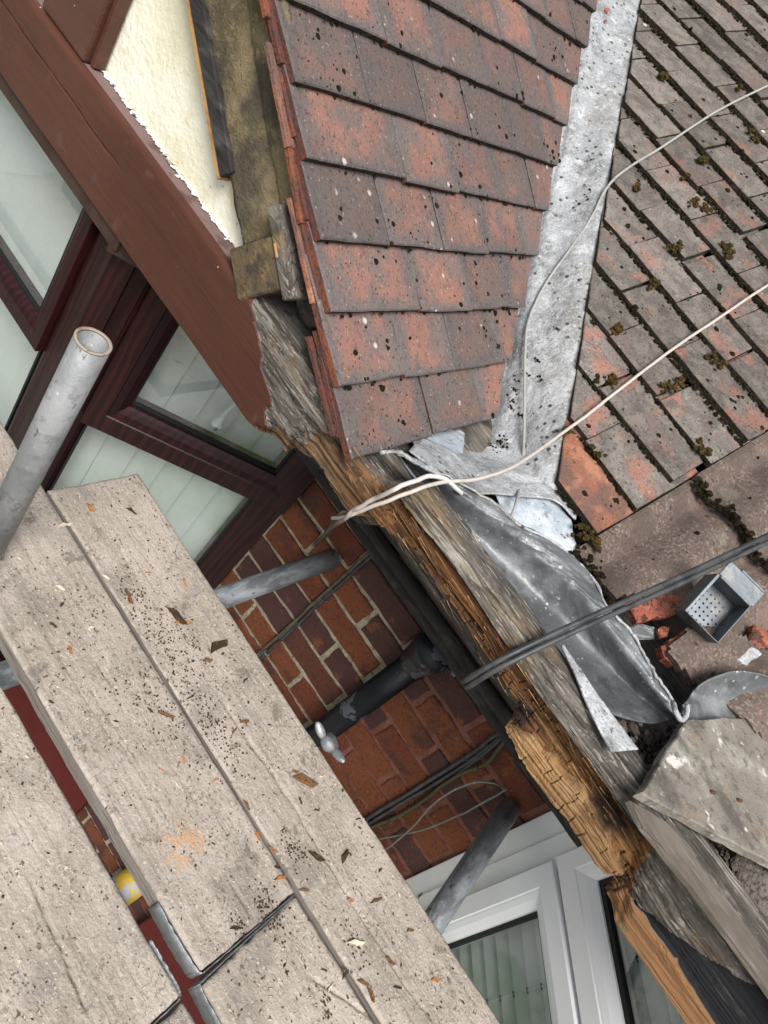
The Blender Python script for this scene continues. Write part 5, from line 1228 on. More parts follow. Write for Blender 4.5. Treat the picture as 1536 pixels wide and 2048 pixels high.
# corner post between the facets
cx, cy = XL - r2 * LF, WY - r2 * LF
poly = ccw([(cx + 0.045 * 0.7071, cy + 0.045 * 0.7071 - 0.001), (cx + 0.050, cy + 0.012), (cx + 0.022, cy - 0.004), (cx + 0.012, cy - 0.010), (cx - 0.018, cy - 0.006), (cx - 0.022, cy), (cx - 0.022, cy + 0.05), (cx + 0.02, cy + 0.07)])
vs = [(p[0], p[1], ZB) for p in poly] + [(p[0], p[1], -0.785) for p in poly]; n = len(poly)
mesh('corner_post', vs, [(i, (i + 1) % n, n + (i + 1) % n, n + i) for i in range(n)], M['mahogany'], bay)
box('soffit_strip', (-2.0, -0.885), (0.868, 0.945), (-0.790, -0.7585), M['soffit'], bay, bev=0.002)
box('soffit_strip', (-0.03, 0.60), (-0.06, 0.04), (-0.80, -0.76), M['soffit'], bay, O=(XL, WY, 0), A=(-r2, -r2, 0), B=(-r2, r2, 0), C=Z, bev=0.002)
box('sill', (-0.02, 0.63), (-0.05, 0.07), (ZB - 0.05, ZB), M['mahogany'], bay, O=(XL, WY, 0), A=(-r2, -r2, 0), B=(r2, -r2, 0), C=Z, bev=0.004)
# window handle seen through the sash glass
hp = lambda t, d, z: np.array((XL - r2 * t + r2 * d, WY - r2 * t - r2 * d, z))
hd = thing('window_handle', 'white lever handle behind the mahogany sash glass', 'handle', tuple(hp(0.24, -0.04, -1.13)))
tube('lever', [hp(0.245, -0.030, -1.125), hp(0.245, -0.032, -1.105), hp(0.240, -0.034, -1.06), hp(0.232, -0.036, -1.01)], 0.01, M['handle'], hd, n=12, smooth_pts=24, radii=[0.011, 0.0155, 0.012, 0.007, 0.006, 0.006, 0.0055])
tube('keyhole', [hp(0.245, -0.012, -1.118), hp(0.245, -0.018, -1.118)], 0.004, M['gasket'], hd, n=10)
def vblind(label, P0, E, Oo, t0, t1, z0, z1, depth, pitch, ang):
    t_ = thing('vertical_blind', label, 'blind', (P0[0] + E[0] * (t0 + t1) / 2 + Oo[0] * depth, P0[1] + E[1] * (t0 + t1) / 2 + Oo[1] * depth, z0), 'vertical blinds in the mahogany bay')
    t = t0
    ca, sa = math.cos(ang), math.sin(ang)
    a_ = np.array((E[0] * ca + Oo[0] * sa, E[1] * ca + Oo[1] * sa, 0)); b_ = np.array((-E[1] * 0 + Oo[0] * ca - E[0] * sa, Oo[1] * ca - E[1] * sa, 0))
    vs, fs = [], []
    w = 0.089; ks = 5
    for i in range(ks + 1):
        u = -w / 2 + w * i / ks; c = 0.004 * math.cos(math.pi * u / w)
        for z in (z0, z1): vs.append(tuple(a_ * u + b_ * c + np.array((0, 0, z))))
    for i in range(ks): fs.append((2 * i, 2 * i + 2, 2 * i + 3, 2 * i + 1))
    me = mdata('slat', vs, fs, M['blind'], smooth=True)
    while t < t1:
        o = obj('slat', me, t_, Matrix.Translation((P0[0] + E[0] * t + Oo[0] * depth, P0[1] + E[1] * t + Oo[1] * depth, 0)))
        t += pitch
    box('head_rail', (t0 - 0.04, t1 + 0.02), (depth - 0.015, depth + 0.015), (z1, z1 + 0.022), M['pvc'], t_, O=(P0[0], P0[1], 0), A=(*E, 0), B=(*Oo, 0), C=Z, bev=0.002)
vblind('pale vertical blind behind the angled mahogany window', P0, EE, OO, 0.03, 0.62, -2.2, -0.83, -0.085, 0.074, R(-9))
vblind('pale vertical blind behind the left mahogany window front', PF, EF, OF, 0.10, 1.08, -2.2, -0.83, -0.085, 0.074, R(9))

ww = thing('casement_window', 'white plastic casement window with a fanlight, lower right', 'window', (0.7, 1.03, -2.3))
P1, E1w, O1w = (XR, WY), (r2, -r2), (-r2, -r2)
LW = 0.66
box('cover_strip', (-0.004, 0.050), (-0.03, 0.014), (-2.2, -0.80), M['pvc'], ww, O=(*P1, 0), A=(*E1w, 0), B=(*O1w, 0), C=Z, bev=0.003, seg=2)
frame('frame_', ww, P1, E1w, O1w, 0.0505, LW, -2.2, -0.80, (0.062, 0.062, 0.07, 0.06), 0.020, M['pvc'], False, -0.05)
s_ = frame('sash_', ww, P1, E1w, O1w, 0.100, LW - 0.05, -2.14, -1.1025, (0.072, 0.072, 0.072, 0.073), 0.034, M['pvc'], True, -0.03)
gasket(s_, P1, E1w, O1w, 0.170, LW - 0.12, -2.07, -1.174, 0.010, 0.010)
pane(s_, P1, E1w, O1w, 0.171, LW - 0.121, -2.069, -1.175, 0.0)
box('transom_gap', (0.105, LW - 0.055), (-0.03, 0.015), (-1.1024, -1.0936), M['gasket'], ww, O=(*P1, 0), A=(*E1w, 0), B=(*O1w, 0), C=Z, bev=0)
s_ = frame('fanlight_', ww, P1, E1w, O1w, 0.095, LW - 0.05, -1.0935, -0.82, (0.064, 0.064, 0.080, 0.05), 0.030, M['pvc'], True, -0.03)
gasket(s_, P1, E1w, O1w, 0.157, LW - 0.11, -1.0145, -0.868, 0.008, 0.012)
pane(s_, P1, E1w, O1w, 0.158, LW - 0.111, -1.0135, -0.869, 0.0)
box('sill', (0.0, LW), (-0.05, 0.07), (-2.25, -2.2), M['pvc'], ww, O=(*P1, 0), A=(*E1w, 0), B=(*O1w, 0), C=Z, bev=0.004)
vb = thing('venetian_blind', 'pale grey venetian blind with ladder cords behind the white window', 'blind', (0.7, 1.1, -2.2))
nsl = 33
vs, fs = [], []
sw, ks = 0.050, 4
ct, sn = math.cos(R(54)), math.sin(R(54))
for i in range(ks + 1):
    u = -sw / 2 + sw * i / ks; c = 0.004 * (1 - (2 * u / sw) ** 2)
    for t in (0.05, LW - 0.03):
        d_ = u * ct + c * sn; z_ = -u * sn + c * ct
        vs.append((E1w[0] * t + O1w[0] * d_, E1w[1] * t + O1w[1] * d_, z_))
for i in range(ks): fs.append((2 * i, 2 * i + 1, 2 * i + 3, 2 * i + 2))
me = mdata('slat', vs, fs, M['blind_grey'], smooth=True)
dpt = -0.065
for i in range(nsl):
    z_ = -0.86 - 0.0415 * i
    obj('slat', me, vb, Matrix.Translation((P1[0] + O1w[0] * dpt, P1[1] + O1w[1] * dpt, z_)))
wp = lambda t, d, z: np.array((P1[0] + E1w[0] * t + O1w[0] * d, P1[1] + E1w[1] * t + O1w[1] * d, z))
for t in (0.285, 0.52):
    tube('ladder_cord', [wp(t, dpt + 0.016, -0.84), wp(t, dpt + 0.016, -2.19)], 0.0011, M['blind'], vb, n=6)
    for i in range(nsl):
        z_ = -0.86 - 0.0415 * i
        box('cord_clip', (t - 0.006, t + 0.006), (dpt + 0.012, dpt + 0.0185), (z_ - 0.0215, z_ - 0.0203), M['gasket'], vb, O=(*P1, 0), A=(*E1w, 0), B=(*O1w, 0), C=Z, bev=0) if t < 0.4 else None
box('head_rail', (0.04, LW - 0.02), (dpt - 0.025, dpt + 0.025), (-0.84, -0.81), M['pvc'], vb, O=(*P1, 0), A=(*E1w, 0), B=(*O1w, 0), C=Z, bev=0.002)
# dim rooms behind the glass (closed boxes so that no daylight leaks in from behind)
def room(name, poly, z0, z1, open_edges):
    n = len(poly); vs = [(p[0], p[1], z0) for p in poly] + [(p[0], p[1], z1) for p in poly]
    fs = [tuple(range(n)), tuple(range(n, 2 * n))] + [(i, (i + 1) % n, n + (i + 1) % n, n + i) for i in range(n) if i not in open_edges]
    return tag(mesh(name, vs, fs, M['interior']), kind='structure')
room('room_left', [(-2.05, 0.985), (-0.905, 0.985), (-0.57, 1.32), (-0.57, 2.0), (-2.05, 2.0)], -2.3, -0.775, (0, 1))
room('room_right', [(0.46, 1.36), (0.92, 0.90), (1.7, 0.90), (1.7, 2.0), (0.46, 2.0)], -2.3, -0.790, (0,))

# ---------------------------------------------------------------- downpipe and wall cables
dp = thing('downpipe', 'black painted downpipe with flaking grey patches on the brick wall', 'pipe', (-0.023, 1.285, GZ))
tube('pipe', [(-0.024, 1.290, GZ + 0.2), (-0.024, 1.290, -2.0), (-0.0235, 1.290, -1.5), (-0.023, 1.290, -1.10)], 0.0325, M['black_pipe'], dp, n=28)
tube('socket', [(-0.023, 1.290, -1.145), (-0.023, 1.286, -1.125), (-0.022, 1.282, -1.095), (-0.021, 1.272, -1.065), (-0.020, 1.258, -1.040)], 0.04, M['black_pipe'], dp, n=28, smooth_pts=24, radii=[0.036, 0.038, 0.040, 0.043, 0.046, 0.048, 0.0485, 0.043])
tube('socket_ring', [(-0.023, 1.290, -1.150), (-0.023, 1.290, -1.138)], 0.0375, M['black_pipe'], dp, n=28)
wb = thing('pipe_clip', 'small pale wall clip beside the black downpipe socket', 'clip', (0.035, 1.325, -1.09))
box('clip_plate', (0.034, 0.052), (1.322, 1.332), (-1.105, -1.085), M['galv'], wb, bev=0.002)
tube('clip_loop', [(0.036, 1.322, -1.098), (0.042, 1.314, -1.096), (0.049, 1.322, -1.094)], 0.002, M['galv'], wb, n=6, smooth_pts=10)
def cable(name, key, r, m, label, n=40, rough=0.0):
    P_ = catmull(K[key], n); k_ = np.linspace(0, 1, n)[:, None]
    sd_ = float(len(label))
    P_ = P_ + np.stack([(fbm(k_[:, 0] * 16, k_[:, 0] * 0 + c_ * 7.0, 3, sd_ + c_) - 0.5) * 0.0045 for c_ in range(3)], -1) * (np.sin(np.pi * k_) ** 0.5)
    return tag(tube(name, P_, r, m, None, n=10, rough=rough), label, 'cable')
cable('wall_cable', 'wc1', 0.0042, M['cable_brown'], 'upper of two clipped cables running down the brick left of the downpipe')
cable('wall_cable', 'wc2', 0.0042, M['cable_black'], 'lower of two clipped cables running down the brick left of the downpipe')
cable('wall_cable', 'bc1', 0.0052, M['cable_black'], 'thick black cable down the brick right of the downpipe, top one of the bundle')
cable('wall_cable', 'bc2', 0.0045, M['cable_black'], 'black cable pressed against the thick one right of the downpipe')
cable('wall_cable', 'bc3', 0.0042, M['cable_black'], 'sagging black cable between the thick black cable and the olive one')
cable('wall_cable', 'olive', 0.0042, M['cable_olive'], 'wavy olive green cable down the brick above the wire loop', 60)
cable('wire_loop', 'loop', 0.0024, M['wire'], 'grey wire loop hanging in front of the brick above the white window', 90)
for i, (key, f) in enumerate((('wc2', 0.33), ('wc2', 0.66), ('bc1', 0.45), ('bc1', 0.75), ('olive', 0.32), ('olive', 0.8))):
    p = catmull(K[key], 60)[int(f * 59)]
    c_ = thing('cable_clip', ['clip on the twin cables, nearer the eaves', 'clip on the twin cables, nearer the scaffold board', 'clip on the black cable bundle, nearer the eaves', 'clip on the black cable bundle, nearer the scaffold board', 'clip on the olive cable, nearer the splintered beam', 'clip on the olive cable, nearer the scaffold board'][i], 'clip', tuple(p), 'cable clips on the brick wall')
    tube('clip_band', [p + np.array((-0.007, 0.004, 0)), p + np.array((-0.005, -0.005, 0)), p + np.array((0.004, -0.0055, 0)), p + np.array((0.007, 0.004, 0))], 0.0018, M['cable_black'] if i != 1 else M['galv'], c_, n=6, smooth_pts=12)
    tube('clip_nail', [p + np.array((0.007, -0.002, 0.0)), p + np.array((0.007, 0.006, 0.0))], 0.002, M['galv'], c_, n=6)
cable('roof_cable', 'white_a', 0.0029, M['cable_grey'], 'grey weathered cable crossing the upper roof and dropping down the lead valley', 140)
cable('roof_cable', 'white_b', 0.0031, M['cable_white'], 'long off white cable sagging across the main roof to the rotten beam', 160)
cable('roof_cable', 'white_c', 0.0034, M['cable_peel'], 'short white cable with peeling sheath arching over the beam', 110)
cable('cable_tail', 'root1', 0.0062, M['cable_brown'], 'dirty brown cable tail bent against the brick under the rotten beam', 30, rough=0.0008)
cable('cable_tail', 'root2', 0.0045, M['chip_dark'], 'short dark cable stub pointing left under the rotten beam', 20, rough=0.0008)
tw = thing('overhead_cable', 'pair of black cables crossing the lead gutter up to the right', 'cable', tuple(K['twin'][1]))
T_ = catmull(K['twin'], 120)
off = 0.0046 * np.array((0.965, 0.045, -0.259))
tube('strand', T_ + off, 0.0042, M['cable_black'], tw, n=12)
tube('strand', T_ - off, 0.0042, M['cable_black'], tw, n=12)

# ---------------------------------------------------------------- scaffold
ZBD = -1.18
def board(name, x0, x1, y0, y1, label, seed, cracks=(), skew=0.0):
    fine0, fine1 = max(x0, -0.95), min(x1, 0.85)
    xs = np.unique(np.concatenate([[x0], np.arange(x0 + 0.02, fine0, 0.04), np.arange(fine0, fine1, 0.0034), np.arange(fine1, x1, 0.04), [x1]]))
    ny = int((y1 - y0) / 0.0032) + 2
    ys = np.linspace(y0, y1, ny)
    XX, YY = np.meshgrid(xs, ys, indexing='ij')
    d = (fbm(XX * 3, YY * 120, 3, seed) - 0.5) * 0.0008 + (fbm(XX * 7, YY * 12, 3, seed + 3) - 0.5) * 0.004 + (fbm(XX * 150, YY * 150, 2, seed + 5) - 0.5) * 0.001
    for c in cracks:
        c = np.array(c); cy_ = np.interp(XX, c[:, 0], c[:, 1]) + (fbm(XX * 40, XX * 0, 3, seed + 7) - 0.5) * 0.004
        inr = sstep(c[0, 0] - 0.01, c[0, 0] + 0.03, XX) * sstep(c[-1, 0] + 0.01, c[-1, 0] - 0.03, XX)
        d -= 0.010 * np.exp(-((YY - cy_) / 0.0016) ** 2) * inr
    ex = np.minimum(np.minimum(XX - x0, x1 - XX), np.minimum(YY - y0, y1 - YY))
    rim = np.clip(1 - ex / 0.006, 0, 1)
    d -= 0.004 * rim ** 2
    wob = (fbm(XX * 20, YY * 0, 3, seed + 11) - 0.5) * 0.004 * (np.clip(1 - (YY - y0) / 0.01, 0, 1) - np.clip(1 - (y1 - YY) / 0.01, 0, 1))
    wobx = (fbm(YY * 60, XX * 0, 3, seed + 12) - 0.5) * 0.005 * (np.clip(1 - (XX - x0) / 0.02, 0, 1) - np.clip(1 - (x1 - XX) / 0.02, 0, 1)) + skew * (YY - y0)
    top = np.stack([XX + wobx, YY + wob, ZBD + d], -1)
    nu, nv = top.shape[:2]
    P = top.reshape(-1, 3)
    f = gridfaces(nu, nv)
    rimi = [i * nv for i in range(nu)] + [(nu - 1) * nv + j for j in range(1, nv)] + [i * nv + nv - 1 for i in range(nu - 2, -1, -1)] + [j for j in range(nv - 2, 0, -1)]
    bot = P[rimi].copy(); bot[:, 2] = ZBD - 0.038 + (RNG.random(len(rimi)) - 0.5) * 0.001
    n0 = len(P); k = len(rimi)
    side = [(rimi[i], n0 + i, n0 + (i + 1) % k, rimi[(i + 1) % k]) for i in range(k)]
    faces = f.tolist() + side + [tuple(range(n0, n0 + k))]
    me = mdata(name, np.vstack([P, bot]), faces, [M['board'], M['board_side']], smooth=False)
    mi = np.zeros(len(faces), dtype=np.int32); mi[len(f):] = 1
    me.polygons.foreach_set('material_index', mi)
    sm = np.zeros(len(faces), bool); sm[:len(f)] = True
    me.polygons.foreach_set('use_smooth', sm)
    t_ = thing('scaffold_board', label, 'board', ((max(x0, -1) + min(x1, 1)) / 2, (y0 + y1) / 2, ZBD - 0.038), 'scaffold boards of the platform')
    obj('plank', me, t_)
    return t_
bR = board('plank', -0.676, 1.5, 0.768, 0.966, 'scaffold board nearest the house, its cut end before the angled mahogany window', 1, [CRACKS[0], CRACKS[5]], skew=0.03)
bM = board('plank', -1.6, 0.160, 0.561, 0.7615, 'middle scaffold board with an orange stain and a galvanised end band', 2, [CRACKS[3]], skew=0.04)
bN = board('plank', 0.1745, 1.5, 0.551, 0.757, 'scaffold board butted to the banded end of the middle board, bottom centre', 3, [CRACKS[2]], skew=0.004)
bL = board('plank', -1.6, 0.165, 0.310, 0.520, 'wide pale scaffold board at the lower left, across the dark red gap', 4, [CRACKS[1]], skew=0.0)
bP = board('plank', 0.1745, 1.5, 0.310, 0.519, 'scaffold board of which one corner shows at the bottom edge, left of centre', 5)
def band(parent, pts, z0=-0.036, z1=0.0015, seed=0):
    rnd = random.Random(seed)
    P = catmull(np.array([(p[0], p[1], 0) for p in pts]), 50)
    vs, fs = [], []
    for i, p in enumerate(P):
        up = ZBD + z1 + rnd.uniform(-0.0012, 0.0012) - (0.004 if rnd.random() < 0.1 else 0); w = rnd.uniform(-0.0008, 0.0008)
        vs += [(p[0] + w, p[1] + w, ZBD + z0), (p[0], p[1], up)]
    for i in range(len(P) - 1): fs.append((2 * i, 2 * i + 2, 2 * i + 3, 2 * i + 1))
    o = mesh('end_band', vs, fs, M['galv'], parent, smooth=True)
    md = o.modifiers.new('t', 'SOLIDIFY'); md.thickness = 0.0013; md.offset = 0
    return o
band(bM, [(0.045, 0.5575), (0.10, 0.556), (0.145, 0.5565), (0.161, 0.560), (0.1635, 0.572), (0.1655, 0.62), (0.1685, 0.70), (0.1705, 0.755)], seed=1)
band(bN, [(0.30, 0.5478), (0.24, 0.547), (0.20, 0.547), (0.1745, 0.5495), (0.1715, 0.556), (0.1715, 0.62), (0.1722, 0.70), (0.1727, 0.752)], seed=2)
band(bL, [(0.08, 0.5225), (0.12, 0.523), (0.155, 0.522), (0.1665, 0.517), (0.1685, 0.50), (0.1685, 0.42)], seed=3)
T_a = thing('scaffold_tube', 'upright galvanised scaffold tube with an open rusty rim, at the left edge', 'scaffold tube', (-0.579, 0.6, ZBD + 0.002), 'scaffold tubes')
tube('tube_body', [(-0.579, 0.6, ZBD + 0.003), (-0.579, 0.6, -0.9), (-0.579, 0.6, -0.663)], 0.0243, M['galv_light'], T_a, n=40, inner=0.0036)
tube('rusty_rim', [(-0.579, 0.6, -0.6650), (-0.579, 0.6, -0.6622)], 0.0246, M['rim'], T_a, n=40, inner=0.0042)
T_b = tube('scaffold_tube', [(-0.44, 0.40, -1.362), (-0.367, 1.02, -1.2435), (-0.333, 1.318, -1.187)], 0.0243, M['galv_dark'], n=32, inner=0.0036)
tag(T_b, 'grey scaffold tube pointing at the brick beside the mahogany bay', 'scaffold tube', 'scaffold tubes')
T_c = tube('scaffold_tube', [(0.52, 0.28, -1.43), (0.396, 1.02, -1.2515), (0.347, 1.315, -1.180)], 0.0243, M['galv_dark'], n=32, inner=0.0036)
tag(T_c, 'grey scaffold tube slanting across the white window frame', 'scaffold tube', 'scaffold tubes')
T_d = tube('scaffold_tube', [(-0.008, 0.25, -1.2445), (0.0, 0.567, -1.2445), (0.007, 0.99, -1.2445)], 0.0243, M['galv_yellow'], n=32, inner=0.0036)
tag(T_d, 'yellow paint spattered scaffold tube under the boards, seen through the gap', 'scaffold tube', 'scaffold tubes')
# coupler wing nut on the edge of the board nearest the house
cw = thing('wing_nut', 'galvanised wing nut standing at the board edge beside the downpipe', 'wing nut', (0.008, 0.978, -1.19))
c0 = np.array((0.006, 0.979, -1.172))
disc = [(0, 0.0), (0.010, 0.0), (0.019, 0.002), (0.0215, 0.006), (0.0205, 0.010), (0.010, 0.013), (0.0, 0.013)]
vs, fs = [], []
na = 28
ax_ = np.array((0.25, 0.30, 0.92)); ax_ /= np.linalg.norm(ax_); bx_ = np.cross(ax_, (0, 1, 0)); bx_ /= np.linalg.norm(bx_); by_ = np.cross(ax_, bx_)
for r_, h_ in disc:
    for j in range(na):
        a = 6.28318 * j / na; vs.append(c0 + np.array((0.002, 0.014, -0.012)) + ax_ * h_ + bx_ * r_ * math.cos(a) + by_ * r_ * math.sin(a))
for i in range(len(disc) - 1):
    for j in range(na): fs.append((i * na + j, i * na + (j + 1) % na, (i + 1) * na + (j + 1) % na, (i + 1) * na + j))
mesh('disc', vs, fs, M['galv'], cw, smooth=True)
def ell(name, c, ax, rad):
    B_ = np.array(ax, float); B_ /= np.linalg.norm(B_, axis=1, keepdims=True)
    v_e = (ICO2_V * np.array(rad)) @ B_ + np.array(c)
    o = mesh(name, v_e, ICO2_F, M['galv'], cw, smooth=True)
    md = o.modifiers.new('s', 'SUBSURF'); md.levels = 1; md.render_levels = 1
    return o
ell('hub', c0 + np.array((0, 0, 0.004)), ((1, 0, 0), (0, 0.77, 0.63), (0, -0.63, 0.77)), (0.019, 0.015, 0.011))
ell('wing', c0 + np.array((-0.028, -0.003, 0.010)), ((0.93, 0.1, -0.35), (0.0, 0.85, 0.53), (0.35, -0.4, 0.80)), (0.021, 0.0095, 0.0045))
ell('wing', c0 + np.array((0.028, 0.003, 0.006)), ((0.93, -0.1, 0.30), (0.0, 0.85, 0.53), (-0.30, -0.4, 0.80)), (0.021, 0.0095, 0.0045))
# dark red panels low on the wall, seen down the gap
for (a, b, lab) in ((-1.4, -0.325, 'dark red painted panel below, seen through the upper part of the board gap'), (0.13, 1.2, 'dark red painted panel below, seen through the lower end of the board gap')):
    tag(box('painted_panel', (a, b), (1.285, 1.326), (-3.9, -2.3), M['red_panel'], bev=0.006), lab, 'panel')
tag(tube('wall_cable', [(0.150, 1.312, -2.3), (0.155, 1.312, -3.0), (0.158, 1.312, -3.9)], 0.006, M['cable_black'], None, n=8), 'black cable low on the wall, seen through the board gap below the yellow tube', 'cable')

# ---------------------------------------------------------------- chips and dust on the boards
def chip(sz, m, seed, label, pos):
    rnd = random.Random(seed)
    L, W_ = sz / 2, sz * rnd.uniform(0.08, 0.17)
    poly = ccw(polyjit([(-L, -W_ * rnd.uniform(0.3, 1)), (L * 0.6, -W_), (L, W_ * rnd.uniform(-0.3, 0.6)), (-L * 0.3, W_)], sz / 3.2, sz * 0.035, rnd))
    a = R(50 + rnd.uniform(-70, 60)); tl = rnd.uniform(-0.15, 0.15)
    A1 = np.array((math.cos(a), math.sin(a), tl)); B1 = np.array((-math.sin(a), math.cos(a), 0)); N1 = np.cross(A1, B1)
    th = max(0.002, sz * rnd.uniform(0.10, 0.18))
    vs, fs, uv = prism_verts(poly, (pos[0], pos[1], ZBD + th * 0.9 + abs(tl) * L * 0.4), A1, B1, N1, th, th * 0.25, lambda q: np.array([rnd.uniform(-0.0008, 0.0008) for _ in q]))
    o = mesh('wood_chip', vs, fs, m)
    return tag(o, label, 'wood chip', 'wood chips on the scaffold boards')
CM = {'c': 'chip', 'd': 'chip_dark', 'o': 'chip_orange', 'p': 'chip_pale'}
CN = {'c': 'brown splintered', 'd': 'dark rotten', 'o': 'small orange', 'p': 'pale'}
bname = lambda x, y: 'the house-side board' if y > 0.765 else ('the middle board' if x < 0.168 else 'the bottom centre board') if y > 0.55 else 'the lower left board'
from collections import defaultdict
groups = defaultdict(list)
for i, (p, s, t) in enumerate(CHIPS): groups[(t, bname(*p))].append(i)
ordw = ['first', 'second', 'third', 'fourth', 'fifth', 'sixth', 'seventh', 'eighth', 'ninth', 'tenth', 'eleventh', 'twelfth', 'thirteenth', 'fourteenth', 'fifteenth', 'sixteenth', 'seventeenth', 'eighteenth']
for (t, bn), idx in groups.items():
    idx = sorted(idx, key=lambda i: CHIPS[i][0][0])
    for r_, i in enumerate(idx):
        p, s, _ = CHIPS[i]
        lab = '%s wood chip on %s' % (CN[t], bn) + ('' if len(idx) == 1 else ', %s of these from the top' % ordw[r_])
        chip(s, M[CM[t]], 100 + i, lab, p)
n = 15000
px_ = RNG.uniform(-0.85, 0.75, n); py_ = RNG.uniform(0.315, 0.962, n)
dens = fbm(px_ * 7, py_ * 9, 3, 77) ** 2 * 2.6 * (0.45 + 0.55 * sstep(0.15, -0.35, px_ + (py_ - 0.7) * 0.5)) + 0.12
keep = RNG.random(n) < dens
keep &= ~((py_ > 0.752) & (py_ < 0.772)) & ~((py_ > 0.516) & (py_ < 0.566)) & ~((px_ > 0.155) & (px_ < 0.184) & (py_ < 0.765)) & ~((px_ < -0.665) & (py_ > 0.765))
px_, py_ = px_[keep], py_[keep]; n = len(px_)
s_ = 0.0005 + 0.0016 * RNG.random(n) ** 3 + (RNG.random(n) < 0.03) * 0.0018
oct_v = np.array([(1, 0, 0), (-1, 0, 0), (0, 1, 0), (0, -1, 0), (0, 0, 1), (0, 0, -1)], float)
oct_f = np.array([(0, 2, 4), (2, 1, 4), (1, 3, 4), (3, 0, 4), (2, 0, 5), (1, 2, 5), (3, 1, 5), (0, 3, 5)])
sc = np.stack([s_ * RNG.uniform(0.7, 2.2, n), s_ * RNG.uniform(0.6, 1.2, n), s_ * 0.7], -1)
ang = RNG.uniform(0, 3.14, n); ca, sa = np.cos(ang)[:, None], np.sin(ang)[:, None]
vv = oct_v[None] * sc[:, None] * RNG.uniform(0.7, 1.2, (n, 6, 1))
vv = np.stack([vv[..., 0] * ca - vv[..., 1] * sa, vv[..., 0] * sa + vv[..., 1] * ca, vv[..., 2]], -1) + np.stack([px_, py_, np.full(n, ZBD + 0.0012)], -1)[:, None]
ff = (oct_f[None] + (np.arange(n) * 6)[:, None, None]).reshape(-1, 3)
tag(mesh('sawdust', vv.reshape(-1, 3), ff, M['grit']), 'sawdust, grit and crumbs strewn over the scaffold boards', 'sawdust', kind='stuff')
# darker heaps of rotten dust
pts, sz = [], []
rnd = random.Random(17)
for (cx, cy, r_, nn) in ((-0.335, 0.80, 0.045, 120), (-0.30, 0.845, 0.04, 90), (-0.25, 0.80, 0.04, 90), (-0.12, 0.79, 0.045, 160), (-0.42, 0.80, 0.03, 70), (0.115, 0.80, 0.018, 80), (0.155, 0.70, 0.02, 60), (0.17, 0.70, 0.025, 80), (-0.2, 0.72, 0.05, 110), (-0.07, 0.76, 0.02, 40), (0.30, 0.80, 0.02, 40), (0.33, 0.70, 0.015, 40), (0.15, 0.645, 0.012, 30)):
    for i in range(nn):
        y_ = cy + rnd.gauss(0, r_ * 0.5)
        if 0.755 < y_ < 0.772: continue
        pts.append((cx + rnd.gauss(0, r_), y_, ZBD + 0.001)); sz.append(rnd.uniform(0.0006, 0.0022))
tag(lumps('rot_dust', pts, sz, (0, 0, 1), M['chip_dark'], flat=0.6), 'dark crumbs of rotten wood heaped on the scaffold boards', 'dust', kind='stuff')

# ---------------------------------------------------------------- moss
rnd = random.Random(3)
pts, sz = [], []
def onleft(y, b): 
    k = math.floor(b / GL); return OV + np.array((0, y, 0)) + UPS * b + N2 * (-(b - k * GL) * TILT)
for i in range(1700):
    b = rnd.uniform(0.0, 1.2); y = rnd.uniform(0.875, 1.33 + 0.845 * b)
    if vnoise(np.array(y * 9.0), np.array(b * 9.0), 4) < 0.52: continue
    pts.append(onleft(y, b)); sz.append(rnd.uniform(0.0007, 0.0019) if rnd.random() < 0.82 else rnd.uniform(0.0024, 0.0062))
for k in range(1, 13):
    for i in range(46):
        y = rnd.uniform(0.88, 1.33 + 0.845 * k * GL)
        if rnd.random() < 0.5: continue
        pts.append(OV + np.array((0, y, 0)) + UPS * (k * GL - rnd.uniform(0, 0.004)) + N2 * -rnd.uniform(0.006, 0.012)); sz.append(rnd.uniform(0.0015, 0.0045))
tag(lumps('gable_roof_moss', pts, sz, tuple(N2), M['moss'], flat=0.65, parent=roofL), kind='stuff')
pts, sz = [], []
vline = lambda b: 0.504 - 0.895 * b
for k, b0 in enumerate(right_rows):
    lo = vline(b0) + 0.01
    m_ = int((-0.1 - lo) / 0.0030)
    for i in range(max(m_, 0)):
        a = rnd.uniform(lo, -0.1)
        if vnoise(np.array(a * 14.0), np.array(b0 * 7.0), 6) < 0.30: continue
        pts.append(rp(a, b0 - rnd.uniform(-0.0015, 0.006), -rnd.uniform(0.004, 0.014))); sz.append(rnd.uniform(0.002, 0.0058))
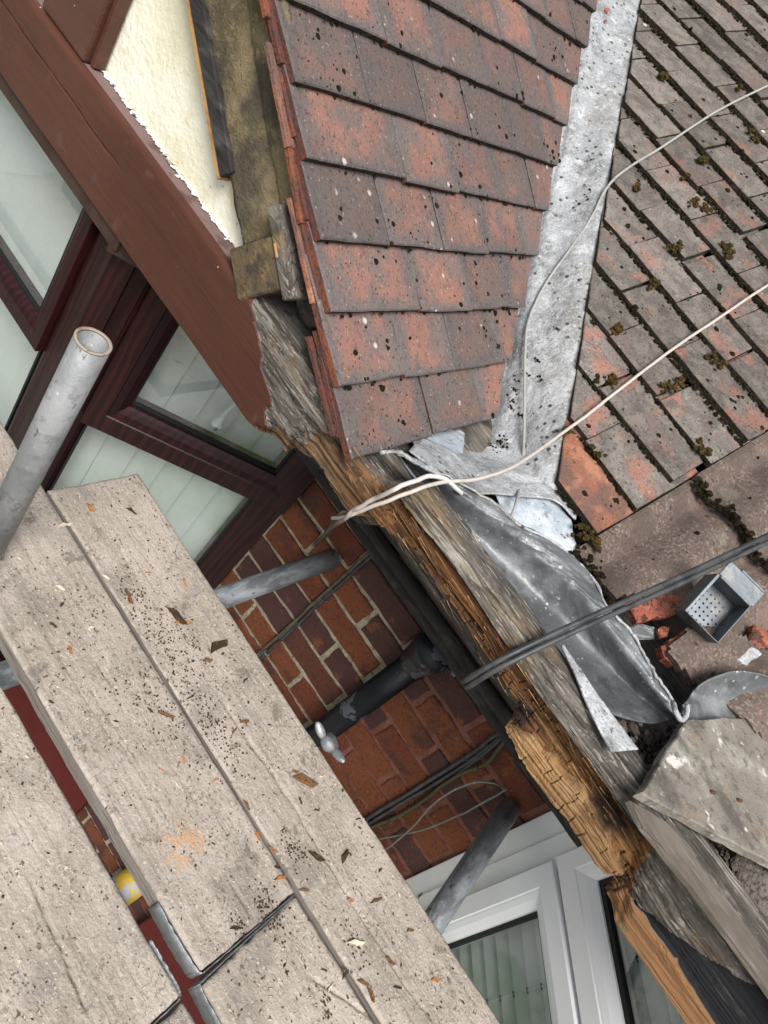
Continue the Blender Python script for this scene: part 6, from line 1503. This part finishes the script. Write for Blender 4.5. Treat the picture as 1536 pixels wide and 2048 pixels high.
for i in range(900):
    b = rnd.uniform(0.82, 2.6); lo = vline(b) + 0.02
    if lo > -0.11: continue
    a = rnd.uniform(lo, -0.105)
    if vnoise(np.array(a * 8.0), np.array(b * 8.0), 9) < 0.5: continue
    k = math.floor((b - 0.906) / GR); b0 = 0.906 + k * GR
    pts.append(rp(a, b, -(b - b0) * TR)); sz.append(rnd.uniform(0.0009, 0.003) if rnd.random() < 0.75 else rnd.uniform(0.004, 0.008))
for p in K['valmoss']:
    for i in range(9): pts.append(np.array(p) + np.array((rnd.gauss(0, 0.006), rnd.gauss(0, 0.006), 0))); sz.append(rnd.uniform(0.0008, 0.0035))
tag(lumps('main_roof_moss', pts, sz, tuple(NR), M['moss'], flat=0.7, parent=roofR), kind='stuff')
pts, sz = [], []
for p in K['cushions']:
    for i in range(10): pts.append(np.array(p) + H * rnd.gauss(0, 0.006) + U * rnd.gauss(0, 0.006) + NR * rnd.uniform(-0.008, 0.003)); sz.append(rnd.uniform(0.002, 0.0065))
tag(lumps('moss_cushions', pts, sz, tuple(NR), M['moss_green'], flat=0.8, hi=True, jit=0.3, parent=roofR), kind='stuff')
pts, sz = [], []
for r_ in range(1, 5):
    b0 = 0.757 + 0.32 * r_
    for i in range(260):
        a = rnd.uniform(-0.084, 0.5)
        pts.append(rp(a, b0 - rnd.uniform(-0.004, 0.012), float(wave(np.array(a))) - rnd.uniform(0.008, 0.026))); sz.append(rnd.uniform(0.002, 0.007))
for i in range(60):
    b = rnd.uniform(0.78, 1.8); a = rnd.uniform(-0.075, 0.4)
    if b < 0.93 and a > 0.0: continue
    k = math.floor((b - 0.757) / 0.32); pts.append(rp(a, b, float(wave(np.array(a))) - 0.010 - (b - 0.757 - 0.32 * k) * 0.085)); sz.append(rnd.uniform(0.0015, 0.005))
for i in range(160):
    pts.append(rp(rnd.uniform(-0.10, 0.01), 0.757 + rnd.gauss(0, 0.008), -rnd.uniform(0.01, 0.04))); sz.append(rnd.uniform(0.002, 0.007))
tag(lumps('neighbour_roof_moss', pts, sz, tuple(NR), M['moss'], flat=0.75, parent=roofN), kind='stuff')
